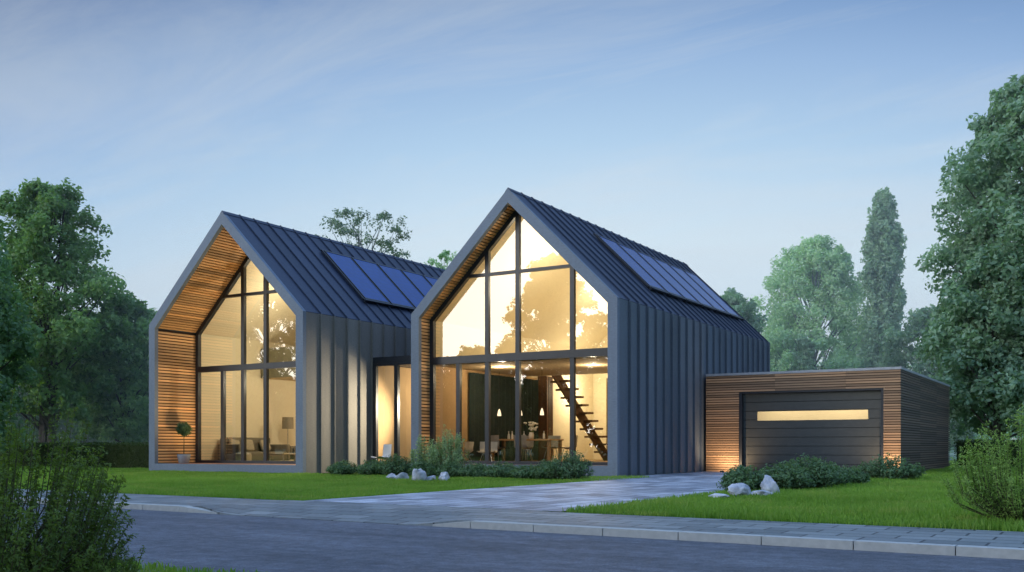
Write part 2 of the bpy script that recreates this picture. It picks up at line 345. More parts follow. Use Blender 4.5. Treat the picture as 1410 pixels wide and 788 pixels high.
# ------------------------------------------------------------------ gabled house shell
def house(root, x1, w, y0, Ln, e, r, base, t, g, mull, low_mull, trans, beam, solar_y, clad_r, interior_depth):
    x0 = x1 - w; xm = x1 - w / 2; yb = y0 + Ln
    outer = [(x0, 0), (x1, 0), (x1, e), (xm, r), (x0, e)]
    core = inset(outer, 0.04)
    inn = inset(outer, t); inn = [(inn[0][0], base), (inn[1][0], base)] + inn[2:]
    wl = inset(outer, t - 0.06); wl = [(wl[0][0], base), (wl[1][0], base)] + wl[2:]   # behind the slat lining
    mb = MB(); mb.ring(outer, inn, y0, y0 + 0.14); mb.build('front_frame', 'frame_concrete', root)
    # side walls (core + clad pans + standing ribs)
    for side, xs, sgn in (('l', x0, -1), ('r', x1, 1)):
        xi = wl[0][0] if side == 'l' else wl[1][0]
        mb = MB(); a, b = sorted((xi, xs - sgn * 0.035)); mb.box(a, b, y0 + .142, yb - .2, 0.0, e - .02, .3)
        y = y0 + 0.145; k = 0
        while y < yb - 0.05:
            ye = min(y + 0.60, yb)
            a, b = sorted((xs - sgn * 0.033, xs - sgn * 0.006)); mb.box(a, b, y + .004, ye - .004, 0.01, e - .01)
            a, b = sorted((xs - sgn * 0.004, xs + sgn * 0.06))
            if k: mb.box(a, b, y - .022, y + .022, 0.0, e - .012, .1 + .1 * random.random())
            y = ye; k += 1
        mb.build('side_wall', clad_r if side == 'r' else 'cladding', root)
    # roof: two slopes
    hw = w / 2; Ls = math.hypot(hw, r - e); dx, dz = hw / Ls, (r - e) / Ls
    for sgn in (-1, 1):
        xe = x1 if sgn > 0 else x0
        mb = MB()
        def q(s, hgt):   # s metres up the slope from the eave, hgt above the surface
            return (xe - sgn * dx * s + sgn * dz * hgt, e + dz * s + dx * hgt)
        def slab(s0, s1, h0, h1, ya, yb_, tone=None):
            mb.prism([q(s0, h0), q(s1, h0), q(s1, h1), q(s0, h1)], ya, yb_, tone)
        slab(0.0, Ls - .01, -0.19, -0.035, y0 + .142, yb - .01, .3)
        y = y0 + 0.145; k = 0
        while y < yb - 0.05:
            ye = min(y + 0.60, yb)
            slab(0.002, Ls - .003, -.033, .0, y + .002, ye - .002)
            if k: slab(0.0, Ls + .03, .001, .045, y - .012, y + .012, .8)
            y = ye; k += 1
        mb.build('roof_slope', 'roofing', root)
        if sgn > 0:
            ridge_cap = MB(); ridge_cap.prism([(xm - .10, r - .075), (xm, r + .03), (xm + .10, r - .075), (xm, r - .02)], y0 + .01, yb, .8)
            ridge_cap.build('ridge_cap', 'roofing', root)
            s0, s1, ys, pw, n = 0.0, 0.0, *solar_y
            s0 = 0.80 / dz; s1 = 2.55 / dz
            for i in range(n):
                ya = ys + i * pw
                mb2 = MB(); old = mb; mb = mb2
                slab(s0, s1, .075, .125, ya + .04, ya + .078, .2); slab(s0, s1, .075, .125, ya + pw - .078, ya + pw - .04, .2)
                slab(s0, s0 + .05, .075, .125, ya + .079, ya + pw - .079, .2); slab(s1 - .05, s1, .075, .125, ya + .079, ya + pw - .079, .2)
                fr = mb.build('solar_panel', 'anthracite', root)
                mb = MB(); slab(s0 + .051, s1 - .051, .085, .115, ya + .080, ya + pw - .080); mb.build('panel_glass', 'solar_glass', fr)
                mb = old
            mb = MB()
            slab(s0 - .07, s0 - .01, .056, .12, ys - .06, ys + pw * n + .06, .1); slab(s0 - .05, s1 + .03, .056, .11, ys - .06, ys - .004, .1)
            slab(s1 + .01, s1 + .05, .056, .11, ys - .06, ys + pw * n + .06, .1)
            for i in range(n + 1): slab(s0 - .12, s0 - .071, .056, .15, ys + i * pw - .06, ys + i * pw + .06, .1)
            mb.build('mounting_rail', 'anthracite', root)
    # back wall
    mb = MB(); bk = inset(outer, 0.06); mb.prism(bk, yb - .19, yb - .02, .5); mb.build('back_wall', 'cladding', root)
    # slatted lining of the recess (wall + slope, both sides)
    pitch = 0.098; sb = MB(); bb = MB()
    for side in (-1, 1):
        xi = inn[0][0] if side < 0 else inn[1][0]; xw = wl[0][0] if side < 0 else wl[1][0]
        ei = inn[2][1]; a, b = sorted((xw + (-side) * .001, xw - side * .02))
        bb.box(a, b, y0 + .142, g - .02, base, ei - .01, .5)
        nsl = int((ei - base) / pitch)
        for i in range(nsl):
            z = base + .02 + i * pitch; a, b = sorted((xw - side * .021, xi))
            sb.box(a, b, y0 + .10 + .04, g - .06, z, z + .066, random.random())
        # slope
        Lin = math.hypot(hw - t, inn[3][1] - ei); ddx, ddz = (hw - t) / Lin, (inn[3][1] - ei) / Lin
        def q2(s, h): return (xi - side * ddx * s + side * ddz * h, ei + ddz * s + ddx * h)
        bb.prism([q2(-.02, .04), q2(Lin - .04, .04), q2(Lin - .04, .058), q2(-.02, .058)], y0 + .142, g - .02, .5)
        for i in range(int(Lin / pitch)):
            s = .02 + i * pitch
            sb.prism([q2(s, 0), q2(s + .066, 0), q2(s + .066, .039), q2(s, .039)], y0 + .14, g - .06, random.random())
    sl = sb.build('slat_lining', 'slat_wood', root); bb.build('lining_board', 'slat_backing', sl)
    # inner surfaces of the room behind the glass (white/cream lining)
    rm = inset(outer, t - .055); rm = [(rm[0][0], base), (rm[1][0], base)] + rm[2:]; rm2 = inset(outer, t + .0); rm2 = [(rm2[0][0], base), (rm2[1][0], base)] + rm2[2:]
    yi = g + .09
    mb = MB()
    for i in (1, 2, 3, 4):
        j = (i + 1) % 5
        A, B, C, D = rm[i], rm[j], rm2[j], rm2[i]
        mb.prism([A, B, C, D], yi, interior_depth, .5)
    mb.prism([(p[0], p[1]) for p in rm2], interior_depth, interior_depth + .1, .5)
    mb.build('interior_lining', 'cream_wall', root)
    mb = MB()
    for i in range(int((w - 2 * t) / .14) + 1):
        xa = inn[0][0] + i * .14; xb = min(xa + .136, inn[1][0])
        if xb > xa: mb.box(xa, xb, y0 + .142, g - .05, base - .04, base - .002, None)
    mb.build('threshold_deck', 'deck_wood', root)
    mb = MB(); mb.box(x0 + .05, x1 - .05, y0 + .15, yb - .21, -.02, base - .042, .4); mb.build('floor_slab', 'frame_concrete', root)
    mb = MB(); y = g - .04
    while y < interior_depth: mb.box(inn[0][0], inn[1][0], y, y + .136, base - .04, base - .003); y += .14
    mb.build('floor_boards', 'oak_floor', root)
    # glazing
    fr = MB(); d0, d1 = g - .06, g + .08; fw = .13
    i2 = inset(inn, fw); i2 = [(i2[0][0], base + .09), (i2[1][0], base + .09)] + i2[2:]
    fr.ring(inn, i2, d0, d1, .4)
    bw = .065
    for x in mull:
        P = clip(i2, x - bw, x + bw, base + .09, 99); fr.prism(P, d0 + .01, d1 - .01, .4)
    for x in low_mull: fr.box(x - bw, x + bw, d0 + .01, d1 - .01, base + .09, beam[0], .4)
    P = clip(i2, -99, 99, trans - .045, trans + .045); fr.prism(P, d0 + .012, d1 - .012, .4)
    P = clip(i2, -99, 99, *beam); fr.prism(P, d0 - .01, d1 + .01, .45)
    f = fr.build('window_frame', 'anthracite', root)
    def cells(xs, za, zb):
        xs = [i2[0][0]] + sorted(xs) + [i2[1][0]]
        for a, b in zip(xs[:-1], xs[1:]):
            P = clip(i2, a + .0, b - .0, za, zb)
            if P and len(P) > 2:
                gm = MB(); gm.add([(x, g, z) for x, z in P], [tuple(range(len(P)))], .5); gm.build('pane', 'window_glass', f)
    cells(list(mull) + list(low_mull), base + .09, beam[0]); cells(mull, beam[1], trans - .045); cells(mull, trans + .045, 99)
    return inn

hb = thing('gabled_house', 'nearer dark metal clad gabled house with tall glass front showing staircase and dining table', 'house', (-3.36, 6.8, 0), 0, 'gabled houses')
innB = house(hb, 0.0, 6.72, 0.0, 13.7, 4.72, 8.02, 0.29, 0.28, 0.62, [-4.42, -3.39, -1.64], [-5.43], 5.79, (3.25, 3.47), (3.85, 1.44, 6), 'cladding', 11.6)
ha = thing('gabled_house', 'farther dark metal clad gabled house with deep timber slatted porch and sofa behind glass', 'house', (-12.4, 5, 0), 0, 'gabled houses')
innA = house(ha, -9.06, 6.69, -2.1, 13.0, 4.75, 8.05, 0.25, 0.28, -0.36, [-13.27, -12.26], [-14.21], 5.77, (3.30, 3.49), (1.6, 1.40, 5), 'cladding_brown', 7.4)

# interior architecture of the nearer house
mb = MB(); mb.box(-6.43, -.29, .78, 6.3, 3.24, 3.44, .5); mb.build('upper_floor_slab', 'ceiling_plaster', hb)
mb = MB(); mb.box(-4.75, -.35, 9.25, 9.35, .29, 3.3, .5); mb.build('partition_wall', 'olive_wall', hb)
mb = MB(); mb.box(-6.435, -6.40, .75, 7.0, .30, 3.235, .5); mb.build('wall_panelling', 'tan_wall', hb)
mb = MB(); mb.box(-6.39, -6.05, 7.05, 7.55, .30, 3.3, .5)
for k in range(4): mb.box(-6.04, -6.02, 7.07 + k * .12, 7.15 + k * .12, .3, 3.28)
mb.build('timber_column', 'dark_wood', hb)
mb = MB()   # heavy curtain folds on the side wall
pts = []
yy = 2.55
while yy < 6.9: pts.append((-6.30 + .045 * math.sin(yy * 26) + .02 * math.sin(yy * 9.3), yy)); yy += .03
vs = [(x, y, .32) for x, y in pts] + [(x, y, 3.15) for x, y in pts]; n = len(pts)
mb.add(vs, [(i, i + 1, n + i + 1, n + i) for i in range(n - 1)], .5)
simple('curtain', (0.02, 0.035, 0.035), 0.85, 0, 0.2, 3); mb.build('curtain', 'curtain', hb)
# interior of the farther house
mb = MB(); mb.box(-15.46, -9.35, 2.6, 7.35, 3.28, 3.48, .5); mb.build('upper_floor_slab', 'ceiling_plaster', ha)
mb = MB(); mb.box(-15.4, -9.36, 2.55, 2.6, 3.28, 4.35, .5); simple('parapet_grey', (0.22, 0.2, 0.13), .8); mb.build('gallery_parapet', 'parapet_grey', ha)

# staircase
st = thing('staircase', 'open riser staircase with dark stringer behind the dining table', 'staircase', (-5, 7.8, .29))
p0 = Vector((-5.55, 6.7, 3.42)); p1 = Vector((-4.55, 8.95, .33)); d = (p1 - p0); hd = Vector((d.x, d.y, 0)).normalized(); side = Vector((hd.y, -hd.x, 0))
mb = MB(); zdir = d.normalized(); ydir = side; xdir = ydir.cross(zdir)
mt = Matrix.Translation((p0 + p1) / 2) @ Matrix((xdir, ydir, zdir)).transposed().to_4x4(); mb.mbox(mt, .30, .09, d.length, .5)
mb.build('stringer', 'dark_wood', st)
for k in range(11):
    c = p0 + d * ((k + .7) / 11.2); mb = MB()
    mt = Matrix.Translation(c + Vector((0, 0, .13))) @ Matrix((hd, side, Vector((0, 0, 1)))).transposed().to_4x4()
    mb.mbox(mt, .30, .95, .07, .5); mb.build('tread', 'dark_wood', st)

# ------------------------------------------------------------------ glazed link
lk = thing('glazed_link', 'low glass fronted passage joining the two gabled houses', 'passage', (-7.9, 3, 0))
lx0, lx1 = -8.965, -6.81
mb = MB(); mb.box(lx0, lx1, 1.0, 6.0, 3.42, 3.62, .4); mb.build('flat_roof', 'anthracite', lk)
mb = MB(); mb.box(lx0, lx1, 1.1, 6.0, 0.0, .24, .4); mb.build('floor_slab', 'frame_concrete', lk)
mb = MB(); mb.box(lx0 + .0, lx1, 5.0, 5.1, .24, 3.41); mb.build('back_wall', 'cream_wall', lk)
mb = MB(); mb.box(lx0, lx0 + .03, 1.2, 4.9, .24, 3.41, .5); mb.build('side_lining', 'tan_wall', lk)
mb = MB()
mb.box(lx0, lx0 + .12, 1.0, 1.12, 0, 3.415, .4); mb.box(lx1 - .1, lx1, 1.0, 1.12, 0, 3.415, .4)
mb.box(-8.13, -7.99, 1.0, 1.12, .16, 3.34, .4); mb.box(lx0 + .121, lx1 - .101, 1.0, 1.12, 3.341, 3.415, .4); mb.box(lx0 + .121, lx1 - .101, 1.0, 1.12, 0.0, .159, .4)
lf = mb.build('window_frame', 'anthracite', lk)
for a, b in ((lx0 + .12, -8.13), (-7.99, lx1 - .1)):
    mb = MB(); mb.add([(a, 1.06, .16), (b, 1.06, .16), (b, 1.06, 3.34), (a, 1.06, 3.34)], [(0, 1, 2, 3)], .5); mb.build('pane', 'window_glass', lf)

# ------------------------------------------------------------------ garage
ga = thing('garage', 'flat roofed garage clad in horizontal timber slats beside the nearer house', 'garage', (3, 11, 0))
gx0, gx1, gy0, gy1, gh = .10, 5.93, 6.4, 16.5, 3.02
dx0, dx1, dh = 1.17, 5.46, 2.50
mb = MB(); mb.box(gx0, dx0 - .02, gy0 + .05, gy0 + .22, 0, gh - .02, .5); mb.box(dx1 + .02, gx1 - .05, gy0 + .05, gy0 + .22, 0, gh - .02, .5)
mb.box(dx0 - .02, dx1 + .02, gy0 + .05, gy0 + .22, dh + .02, gh - .02, .5); mb.box(gx1 - .22, gx1 - .05, gy0 + .221, gy1, 0, gh - .02, .5)
mb.box(gx0, gx0 + .1, gy0 + .221, gy1, 0, gh - .02, .5); mb.box(gx0 + .11, gx1 - .23, gy1 - .15, gy1, 0, gh - .02, .5); mb.build('wall_core', 'slat_backing', ga)
mb = MB(); gp = .0755
for i in range(int(gh / gp)):
    z = .01 + i * gp; zt = z + .054
    if z > dh: 
        xs = gx0
        for xe in (2.3, 4.4, gx1): mb.box(xs, xe - .004, gy0, gy0 + .049, z, zt); xs = xe
    else:
        mb.box(gx0, dx0, gy0, gy0 + .049, z, zt); mb.box(dx1, gx1, gy0, gy0 + .049, z, zt)
mb.build('front_slats', 'garage_wood', ga)
mb = MB()
for i in range(int(gh / gp)):
    z = .01 + i * gp; y = gy0 + .052
    while y < gy1 - .1: ye = min(y + 3.4, gy1); mb.box(gx1 - .049, gx1 - .001, y, ye - .004, z, z + .054); y = ye
mb.build('side_slats', 'garage_wood_shaded', ga)
mb = MB(); mb.box(gx0, gx1 + .02, gy0 - .02, gy1 + .02, gh, gh + .07, .6); mb.build('roof_edge', 'fascia', ga)
mb = MB(); mb.box(dx0, dx0 + .09, gy0 + .02, gy0 + .24, 0, dh, .4); mb.box(dx1 - .07, dx1, gy0 + .02, gy0 + .24, 0, dh, .4); mb.box(dx0 + .091, dx1 - .071, gy0 + .02, gy0 + .24, dh - .06, dh, .4)
mb.build('door_frame', 'anthracite', ga)
mb = MB(); rows = 9; rh = (dh - .06) / rows; wz0, wz1 = 1.60, 1.88
a, b = dx0 + .092, dx1 - .072
for i in range(rows):
    z0, z1 = i * rh + .008, (i + 1) * rh - .008
    if z1 <= wz0 or z0 >= wz1: mb.box(a, b, gy0 + .16, gy0 + .2, z0, z1, .5)
    else:
        mb.box(a, 1.70, gy0 + .16, gy0 + .2, z0, z1, .5); mb.box(5.0, b, gy0 + .16, gy0 + .2, z0, z1, .5)
        if z0 < wz0: mb.box(1.70, 5.0, gy0 + .16, gy0 + .2, z0, wz0, .5)
        if z1 > wz1: mb.box(1.70, 5.0, gy0 + .16, gy0 + .2, wz1, z1, .5)
mb.box(a, 1.69, gy0 + .201, gy0 + .215, 0.0, dh - .06, .1); mb.box(5.01, b, gy0 + .201, gy0 + .215, 0, dh - .06, .1)
mb.box(1.69, 5.01, gy0 + .201, gy0 + .215, 0, wz0 - .01, .1); mb.box(1.69, 5.01, gy0 + .201, gy0 + .215, wz1 + .01, dh - .06, .1)
gd = mb.build('garage_door', 'garage_panel', ga)
mb = MB(); mb.add([(1.70, gy0 + .19, wz0), (5.0, gy0 + .19, wz0), (5.0, gy0 + .19, wz1), (1.70, gy0 + .19, wz1)], [(0, 1, 2, 3)], .5); mb.build('window_strip', 'strip_glass', gd)
mb = MB(); mb.box(gx0 + .12, gx1 - .24, gy0 + 1.9, gy0 + 1.95, .02, gh - .05, .5); mb.build('inner_wall', 'cream_wall', ga)

# ------------------------------------------------------------------ ground, road, pavements
def sheet(name, pts, z, mat):
    mb = MB(); mb.add([(x, y, z) for x, y in pts], [tuple(range(len(pts)))], .5); o = mb.build(name, mat); return tag(o, kind='structure')
def kerb_y(x): return -14.68 - .05 * x
def lawn_y(x): return -12.87 - .05 * x
sheet('ground', [(-900, -900), (900, -900), (900, 900), (-900, 900)], -.14, 'meadow')
sheet('road', [(-150, kerb_y(-150) + .06), (-150, kerb_y(-150) - 4.4), (150, kerb_y(150) - 4.4), (150, kerb_y(150) + .06)], -.075, 'asphalt')
sheet('verge', [(-150, kerb_y(-150) - 4.41), (-150, -60), (150, -60), (150, kerb_y(150) - 4.41)], -.05, 'turf')
sheet('lawn', [(-90, lawn_y(-90) + .002), (90, lawn_y(90) + .002), (90, 40), (-90, 40)], -.004, 'turf')
sheet('far_meadow', [(-500, 38), (500, 38), (500, 900), (-500, 900)], -.06, 'meadow')
mb = MB()
def dpoly(pts): mb.add([(x, y, .008) for x, y in pts], [tuple(range(len(pts)))], .5)
dpoly([(.98, lawn_y(.98)), (5.36, lawn_y(5.36)), (5.42, 6.35), (.78, 6.35)]); dpoly([(.779, 6.35), (.1, 6.35), (.1, -3.1), (.92, -3.1), (.80, 4)])
tag(mb.build('driveway', 'paver_drive'), kind='structure')
# footway, dipping to the road at the drive crossing
def dip(x): 
    def ss(a, b, t): t = max(0, min(1, (t - a) / (b - a))); return t * t * (3 - 2 * t)
    return ss(.66, 1.55, x) * (1 - ss(4.35, 5.2, x))
mb = MB(); xs = [-150, -60, -20, -8] + [(-4 + i * .25) for i in range(56)] + [20, 60, 150]; rows_ = 6; vs = []; fs = []
for x in xs:
    for j in range(rows_ + 1):
        f = j / rows_; ya, yb_ = kerb_y(x) + .12 - .16 * min(1, dip(x) * 1.6), lawn_y(x); vs.append((x, ya + (yb_ - ya) * f, (.0065 if dip(x) > 0 else 0) - .074 * dip(x) * max(0, 1 - f * 1.6)))
nb0 = len(vs)
for x in xs:
    v0 = vs[xs.index(x) * (rows_ + 1)]; vs.append((v0[0], v0[1] + .001, -.13))
for i in range(len(xs) - 1): fs.append((nb0 + i, nb0 + i + 1, (i + 1) * (rows_ + 1), i * (rows_ + 1)))
for i in range(len(xs) - 1):
    for j in range(rows_):
        k = i * (rows_ + 1) + j; fs.append((k, k + rows_ + 1, k + rows_ + 2, k + 1))
mb.add(vs, fs, .5); tag(mb.build('sidewalk', 'paver_walk'), kind='structure')
mb = MB(); x = -40.0; th = math.atan(-.05)
while x < 30:
    ln = .8 if int(round(x * 10)) % 56 else .45
    xe = x + ln; vs = []
    for zz in (0, 1):
        for xx in (x + .005, xe - .005):
            top = .002 - .086 * dip(xx)
            for yy in (kerb_y(xx) - .02 + .0, kerb_y(xx) + .12): vs.append((xx, yy, top if zz else -.139))
    mb.add(vs, [(0, 1, 3, 2), (4, 6, 7, 5), (0, 2, 6, 4), (2, 3, 7, 6), (3, 1, 5, 7), (1, 0, 4, 5)]); x = xe
mb.add([(-40, kerb_y(-40) + .005, -.138), (30, kerb_y(30) + .005, -.138), (30, kerb_y(30) + .005, -.07), (-40, kerb_y(-40) + .005, -.07)], [(0, 1, 2, 3)], 0)
tag(mb.build('kerb', 'kerb_stone'), kind='structure')

# grass blades
rng = np.random.default_rng(3)
def blades(regions, name, hmin, hmax):
    P = []
    for (xa, xb, ya, yb_, dens, keep) in regions:
        n = int((xb - xa) * (yb_ - ya) * dens); p = np.stack([rng.uniform(xa, xb, n), rng.uniform(ya, yb_, n)], 1)
        p = p[keep(p[:, 0], p[:, 1])]; P.append(p)
    P = np.concatenate(P); n = len(P)
    th = rng.uniform(0, 2 * np.pi, n); h = (hmin + (hmax - hmin) * rng.beta(1.6, 3.2, n) * 1.5) * (0.8 + .35 * np.sin(P[:, 0] * 2.3) * np.cos(P[:, 1] * 1.7))
    wd = rng.uniform(.004, .008, n); lean = rng.uniform(0, .7, n) * h; la = rng.uniform(0, 2 * np.pi, n)
    ax = np.cos(th) * wd; ay = np.sin(th) * wd
    z0 = np.full(n, -.01)
    a = np.stack([P[:, 0] - ax, P[:, 1] - ay, z0], 1); b = np.stack([P[:, 0] + ax, P[:, 1] + ay, z0], 1)
    mx = P[:, 0] + np.cos(la) * lean * .4; my = P[:, 1] + np.sin(la) * lean * .4
    c = np.stack([mx + ax * .8, my + ay * .8, h * .6], 1); dd = np.stack([mx - ax * .8, my - ay * .8, h * .6], 1)
    e = np.stack([P[:, 0] + np.cos(la) * lean, P[:, 1] + np.sin(la) * lean, h], 1)
    V = np.stack([a, b, c, dd, e], 1).reshape(-1, 3); i = np.arange(n)[:, None] * 5
    F = np.concatenate([i + np.array([[0, 1, 2]]), i + np.array([[0, 2, 3]]), i + np.array([[3, 2, 4]])])
    patch = .48 + .38 * np.sin(P[:, 0] * .9 + 1.3 * np.sin(P[:, 1] * .6)) * np.sin(P[:, 1] * .8 + np.sin(P[:, 0] * .5))
    tone = np.clip(rng.normal(patch, .3), 0, 1); tn = np.repeat(tone, 5)
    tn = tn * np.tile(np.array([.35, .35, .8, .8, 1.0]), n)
    return tag(npmesh(name, V, F, tn, 'grass_blade'), kind='stuff')
notB = lambda x, y: ~((x > -6.75) & (x < .95) & (y > -.05)) & ~((x > -15.8) & (x < -6.7) & (y > -2.15)) & (y > -12.86 - .05 * x)
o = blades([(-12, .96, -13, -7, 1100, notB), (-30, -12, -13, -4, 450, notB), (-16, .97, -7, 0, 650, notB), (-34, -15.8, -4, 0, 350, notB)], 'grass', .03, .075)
tag(o, 'short green lawn grass between the footway and the gabled houses', 'grass')
rgt = lambda x, y: (y > -12.86 - .05 * x) & ~((x < 6.0) & (y > 6.3))
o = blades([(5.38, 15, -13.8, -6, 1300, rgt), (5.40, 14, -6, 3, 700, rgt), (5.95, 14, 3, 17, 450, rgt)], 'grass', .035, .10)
tag(o, 'longer green lawn grass right of the driveway in front of the garage', 'grass')
vg = lambda x, y: (y < kerb_y(x) - 4.42 - .08 * np.sin(x * 5) * np.sin(x * 1.7))
o = blades([(1, 8.5, -23, -18.8, 1500, vg)], 'grass', .02, .06); tag(o, 'strip of verge grass on the near side of the road', 'grass')

# ------------------------------------------------------------------ foliage
def unit(n):
    v = rng.normal(size=(n, 3)); return v / np.linalg.norm(v, axis=1)[:, None]
def leaves_from(C, out, size, aspect=.55):
    """C (n,3) leaf centres, out (n,3) preferred normals -> rhombic leaf quads"""
    n = len(C); nrm = out + unit(n) * .9 + np.array([0, 0, .35]); nrm /= np.linalg.norm(nrm, axis=1)[:, None]
    t = np.cross(nrm, unit(n)); t /= np.linalg.norm(t, axis=1)[:, None] + 1e-9; b = np.cross(nrm, t)
    s = size * rng.uniform(.6, 1.3, n)[:, None]
    V = np.stack([C - t * s, C - b * s * aspect + nrm * s * .12, C + t * s, C + b * s * aspect + nrm * s * .12], 1).reshape(-1, 3)
    return V, np.arange(n * 4).reshape(-1, 4)
def crown(clumps, per, tufts, size, aspect=.55, tuft_r=.42, full=False):
    """clumps: list of (centre, (rx,ry,rz)); returns V,F,tone"""
    Vs, Ts, n0 = [], [], 0; Fs = []
    for c, r in clumps:
        c = np.array(c); r = np.array(r)
        u = unit(tufts); u[:, 2] = u[:, 2] if full else np.where(u[:, 2] < -.3, -u[:, 2] * .5, u[:, 2])
        tc = c + u * r * rng.uniform(.55, 1.0, (tufts, 1)); tt = rng.uniform(0, 1, tufts)
        m = max(3, per // tufts)
        idx = np.repeat(np.arange(tufts), m); w = unit(len(idx)) * rng.uniform(.25, 1, (len(idx), 1)) ** .6
        P = tc[idx] + w * r * tuft_r
        out = (P - c) / r; out /= np.linalg.norm(out, axis=1)[:, None] + 1e-9
        V, F = leaves_from(P, out * .7, size, aspect)
        tone = np.clip(.05 + .55 * tt[idx] * (.4 + .6 * np.clip(w[:, 2] + .6, 0, 1)) + .32 * out[:, 2] + rng.normal(0, .14, len(idx)), 0, 1)  # shading painted into leaf tone: lighter tufts and tops, darker inside and below
        Vs.append(V); Fs.append(F + n0); Ts.append(np.repeat(tone, 4)); n0 += len(V)
    return np.concatenate(Vs), np.concatenate(Fs), np.concatenate(Ts)
def tree(name, label, loc, H, rmax, base_frac, profile, nclump, cr, per, tufts, size, leafmat, barkmat='bark', trunk_r=.3, group=None,
         seed=1, elong=1.0, forks=1, squash=1.0, cat='tree', lean=(0, 0)):
    global rng
    rng = np.random.default_rng(seed); rnd = random.Random(seed)
    root = thing(name, label, cat, loc, 0, group)
    trunk = MB(); stems = []
    for k in range(forks):
        a = rnd.uniform(0, 6.28); off = 0 if forks == 1 else rnd.uniform(.1, .22) * rmax
        top = Vector((math.cos(a) * off + lean[0], math.sin(a) * off + lean[1], H * rnd.uniform(.82, .93)))
        pts = []; rr = []
        for i in range(9):
            f = i / 8; w = .03 * rmax * math.sin(f * 7 + k * 2) * (1 if i else 0)
            s0 = (k - (forks - 1) / 2) * trunk_r * 1.1
            pts.append(Vector((s0 * (1 - f), 0, 0)) + top * f + Vector((w, -w * .6, 0))); rr.append(trunk_r * (1.25 if i == 0 else 1) * (1 - f * .9) * (1 if forks == 1 else .7))
        trunk.tube(pts, rr, 8, .5); stems.append(pts)
    cl = []
    z0 = H * base_frac
    for i in range(nclump):
        f = (i + rnd.random()) / nclump; f = f ** .95; z = z0 + (H * .97 - z0) * f
        pr = profile(f) * rmax; a = i * 2.39996 + rnd.uniform(-.5, .5); rad = pr * math.sqrt(rnd.uniform(.12, 1)) * .85
        s = cr * rnd.uniform(.65, 1.2) * (.55 + .45 * min(1, pr / rmax * 1.3))
        st = rnd.choice(stems); k = min(8, int(z / H * 8)); ctr = st[k]
        c = (ctr.x + math.cos(a) * rad, ctr.y + math.sin(a) * rad, z); cl.append((c, (s, s, s * elong * squash)))
        j = max(1, min(7, int((z - rad * .6) / H * 8))); st0 = st[j]
        if rnd.random() < .8:
            mid = (st0 + Vector(c)) / 2 + Vector((0, 0, .06 * rad))
            trunk.tube([st0, mid, Vector(c)], [trunk_r * .28 * (1 - j / 10), trunk_r * .16, trunk_r * .05], 5, .5)
    o = MB.build(trunk, 'trunk', barkmat); o.parent = root
    V, F, T = crown(cl, per, tufts, size); npmesh('crown', V, F, T, leafmat, root)
    return root
dome = lambda f: math.sqrt(max(0, 1 - (f * 1.02 - .25) ** 2 / .62)) if f < .98 else .25
oval = lambda f: max(.18, math.sin(math.pi * (.12 + .86 * f)) ** .7)
broad = lambda f: max(.2, (1 - f ** 2.2) ** .5 * (.75 + .25 * min(1, f * 4)))
narrow = lambda f: max(.2, (1 - f ** 5) ** .8 * (.85 + .15 * math.sin(f * 9)))
TR = []
# left side
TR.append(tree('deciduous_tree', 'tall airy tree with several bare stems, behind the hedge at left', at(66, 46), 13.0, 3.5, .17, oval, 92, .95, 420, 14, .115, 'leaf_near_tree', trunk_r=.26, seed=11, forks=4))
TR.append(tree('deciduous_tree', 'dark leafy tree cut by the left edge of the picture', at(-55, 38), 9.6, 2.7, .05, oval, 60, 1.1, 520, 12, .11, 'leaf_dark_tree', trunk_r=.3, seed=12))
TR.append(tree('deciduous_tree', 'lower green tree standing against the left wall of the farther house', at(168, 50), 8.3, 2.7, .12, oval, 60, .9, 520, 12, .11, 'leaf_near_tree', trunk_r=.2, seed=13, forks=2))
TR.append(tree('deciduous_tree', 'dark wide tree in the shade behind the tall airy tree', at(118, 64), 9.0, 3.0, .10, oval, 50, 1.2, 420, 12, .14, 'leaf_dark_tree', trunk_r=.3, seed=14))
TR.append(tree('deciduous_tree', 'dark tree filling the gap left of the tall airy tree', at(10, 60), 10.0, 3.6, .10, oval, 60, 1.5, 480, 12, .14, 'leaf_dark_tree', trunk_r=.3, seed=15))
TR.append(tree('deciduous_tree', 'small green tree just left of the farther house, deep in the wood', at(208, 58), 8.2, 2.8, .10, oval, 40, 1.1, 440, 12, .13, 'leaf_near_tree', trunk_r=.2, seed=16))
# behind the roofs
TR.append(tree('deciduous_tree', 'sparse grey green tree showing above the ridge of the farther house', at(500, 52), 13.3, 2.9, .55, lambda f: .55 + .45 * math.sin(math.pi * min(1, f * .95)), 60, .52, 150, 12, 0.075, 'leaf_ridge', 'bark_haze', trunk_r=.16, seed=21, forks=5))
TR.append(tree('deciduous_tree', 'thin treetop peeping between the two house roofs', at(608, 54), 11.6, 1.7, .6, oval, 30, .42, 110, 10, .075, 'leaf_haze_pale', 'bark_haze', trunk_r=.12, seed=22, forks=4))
TR.append(tree('deciduous_tree', 'green treetop behind the back end of the nearer house', at(1008, 62), 10.2, 2.6, .2, dome, 46, 1.0, 480, 12, .13, 'leaf_big_right', 'bark_haze', trunk_r=.2, seed=23))
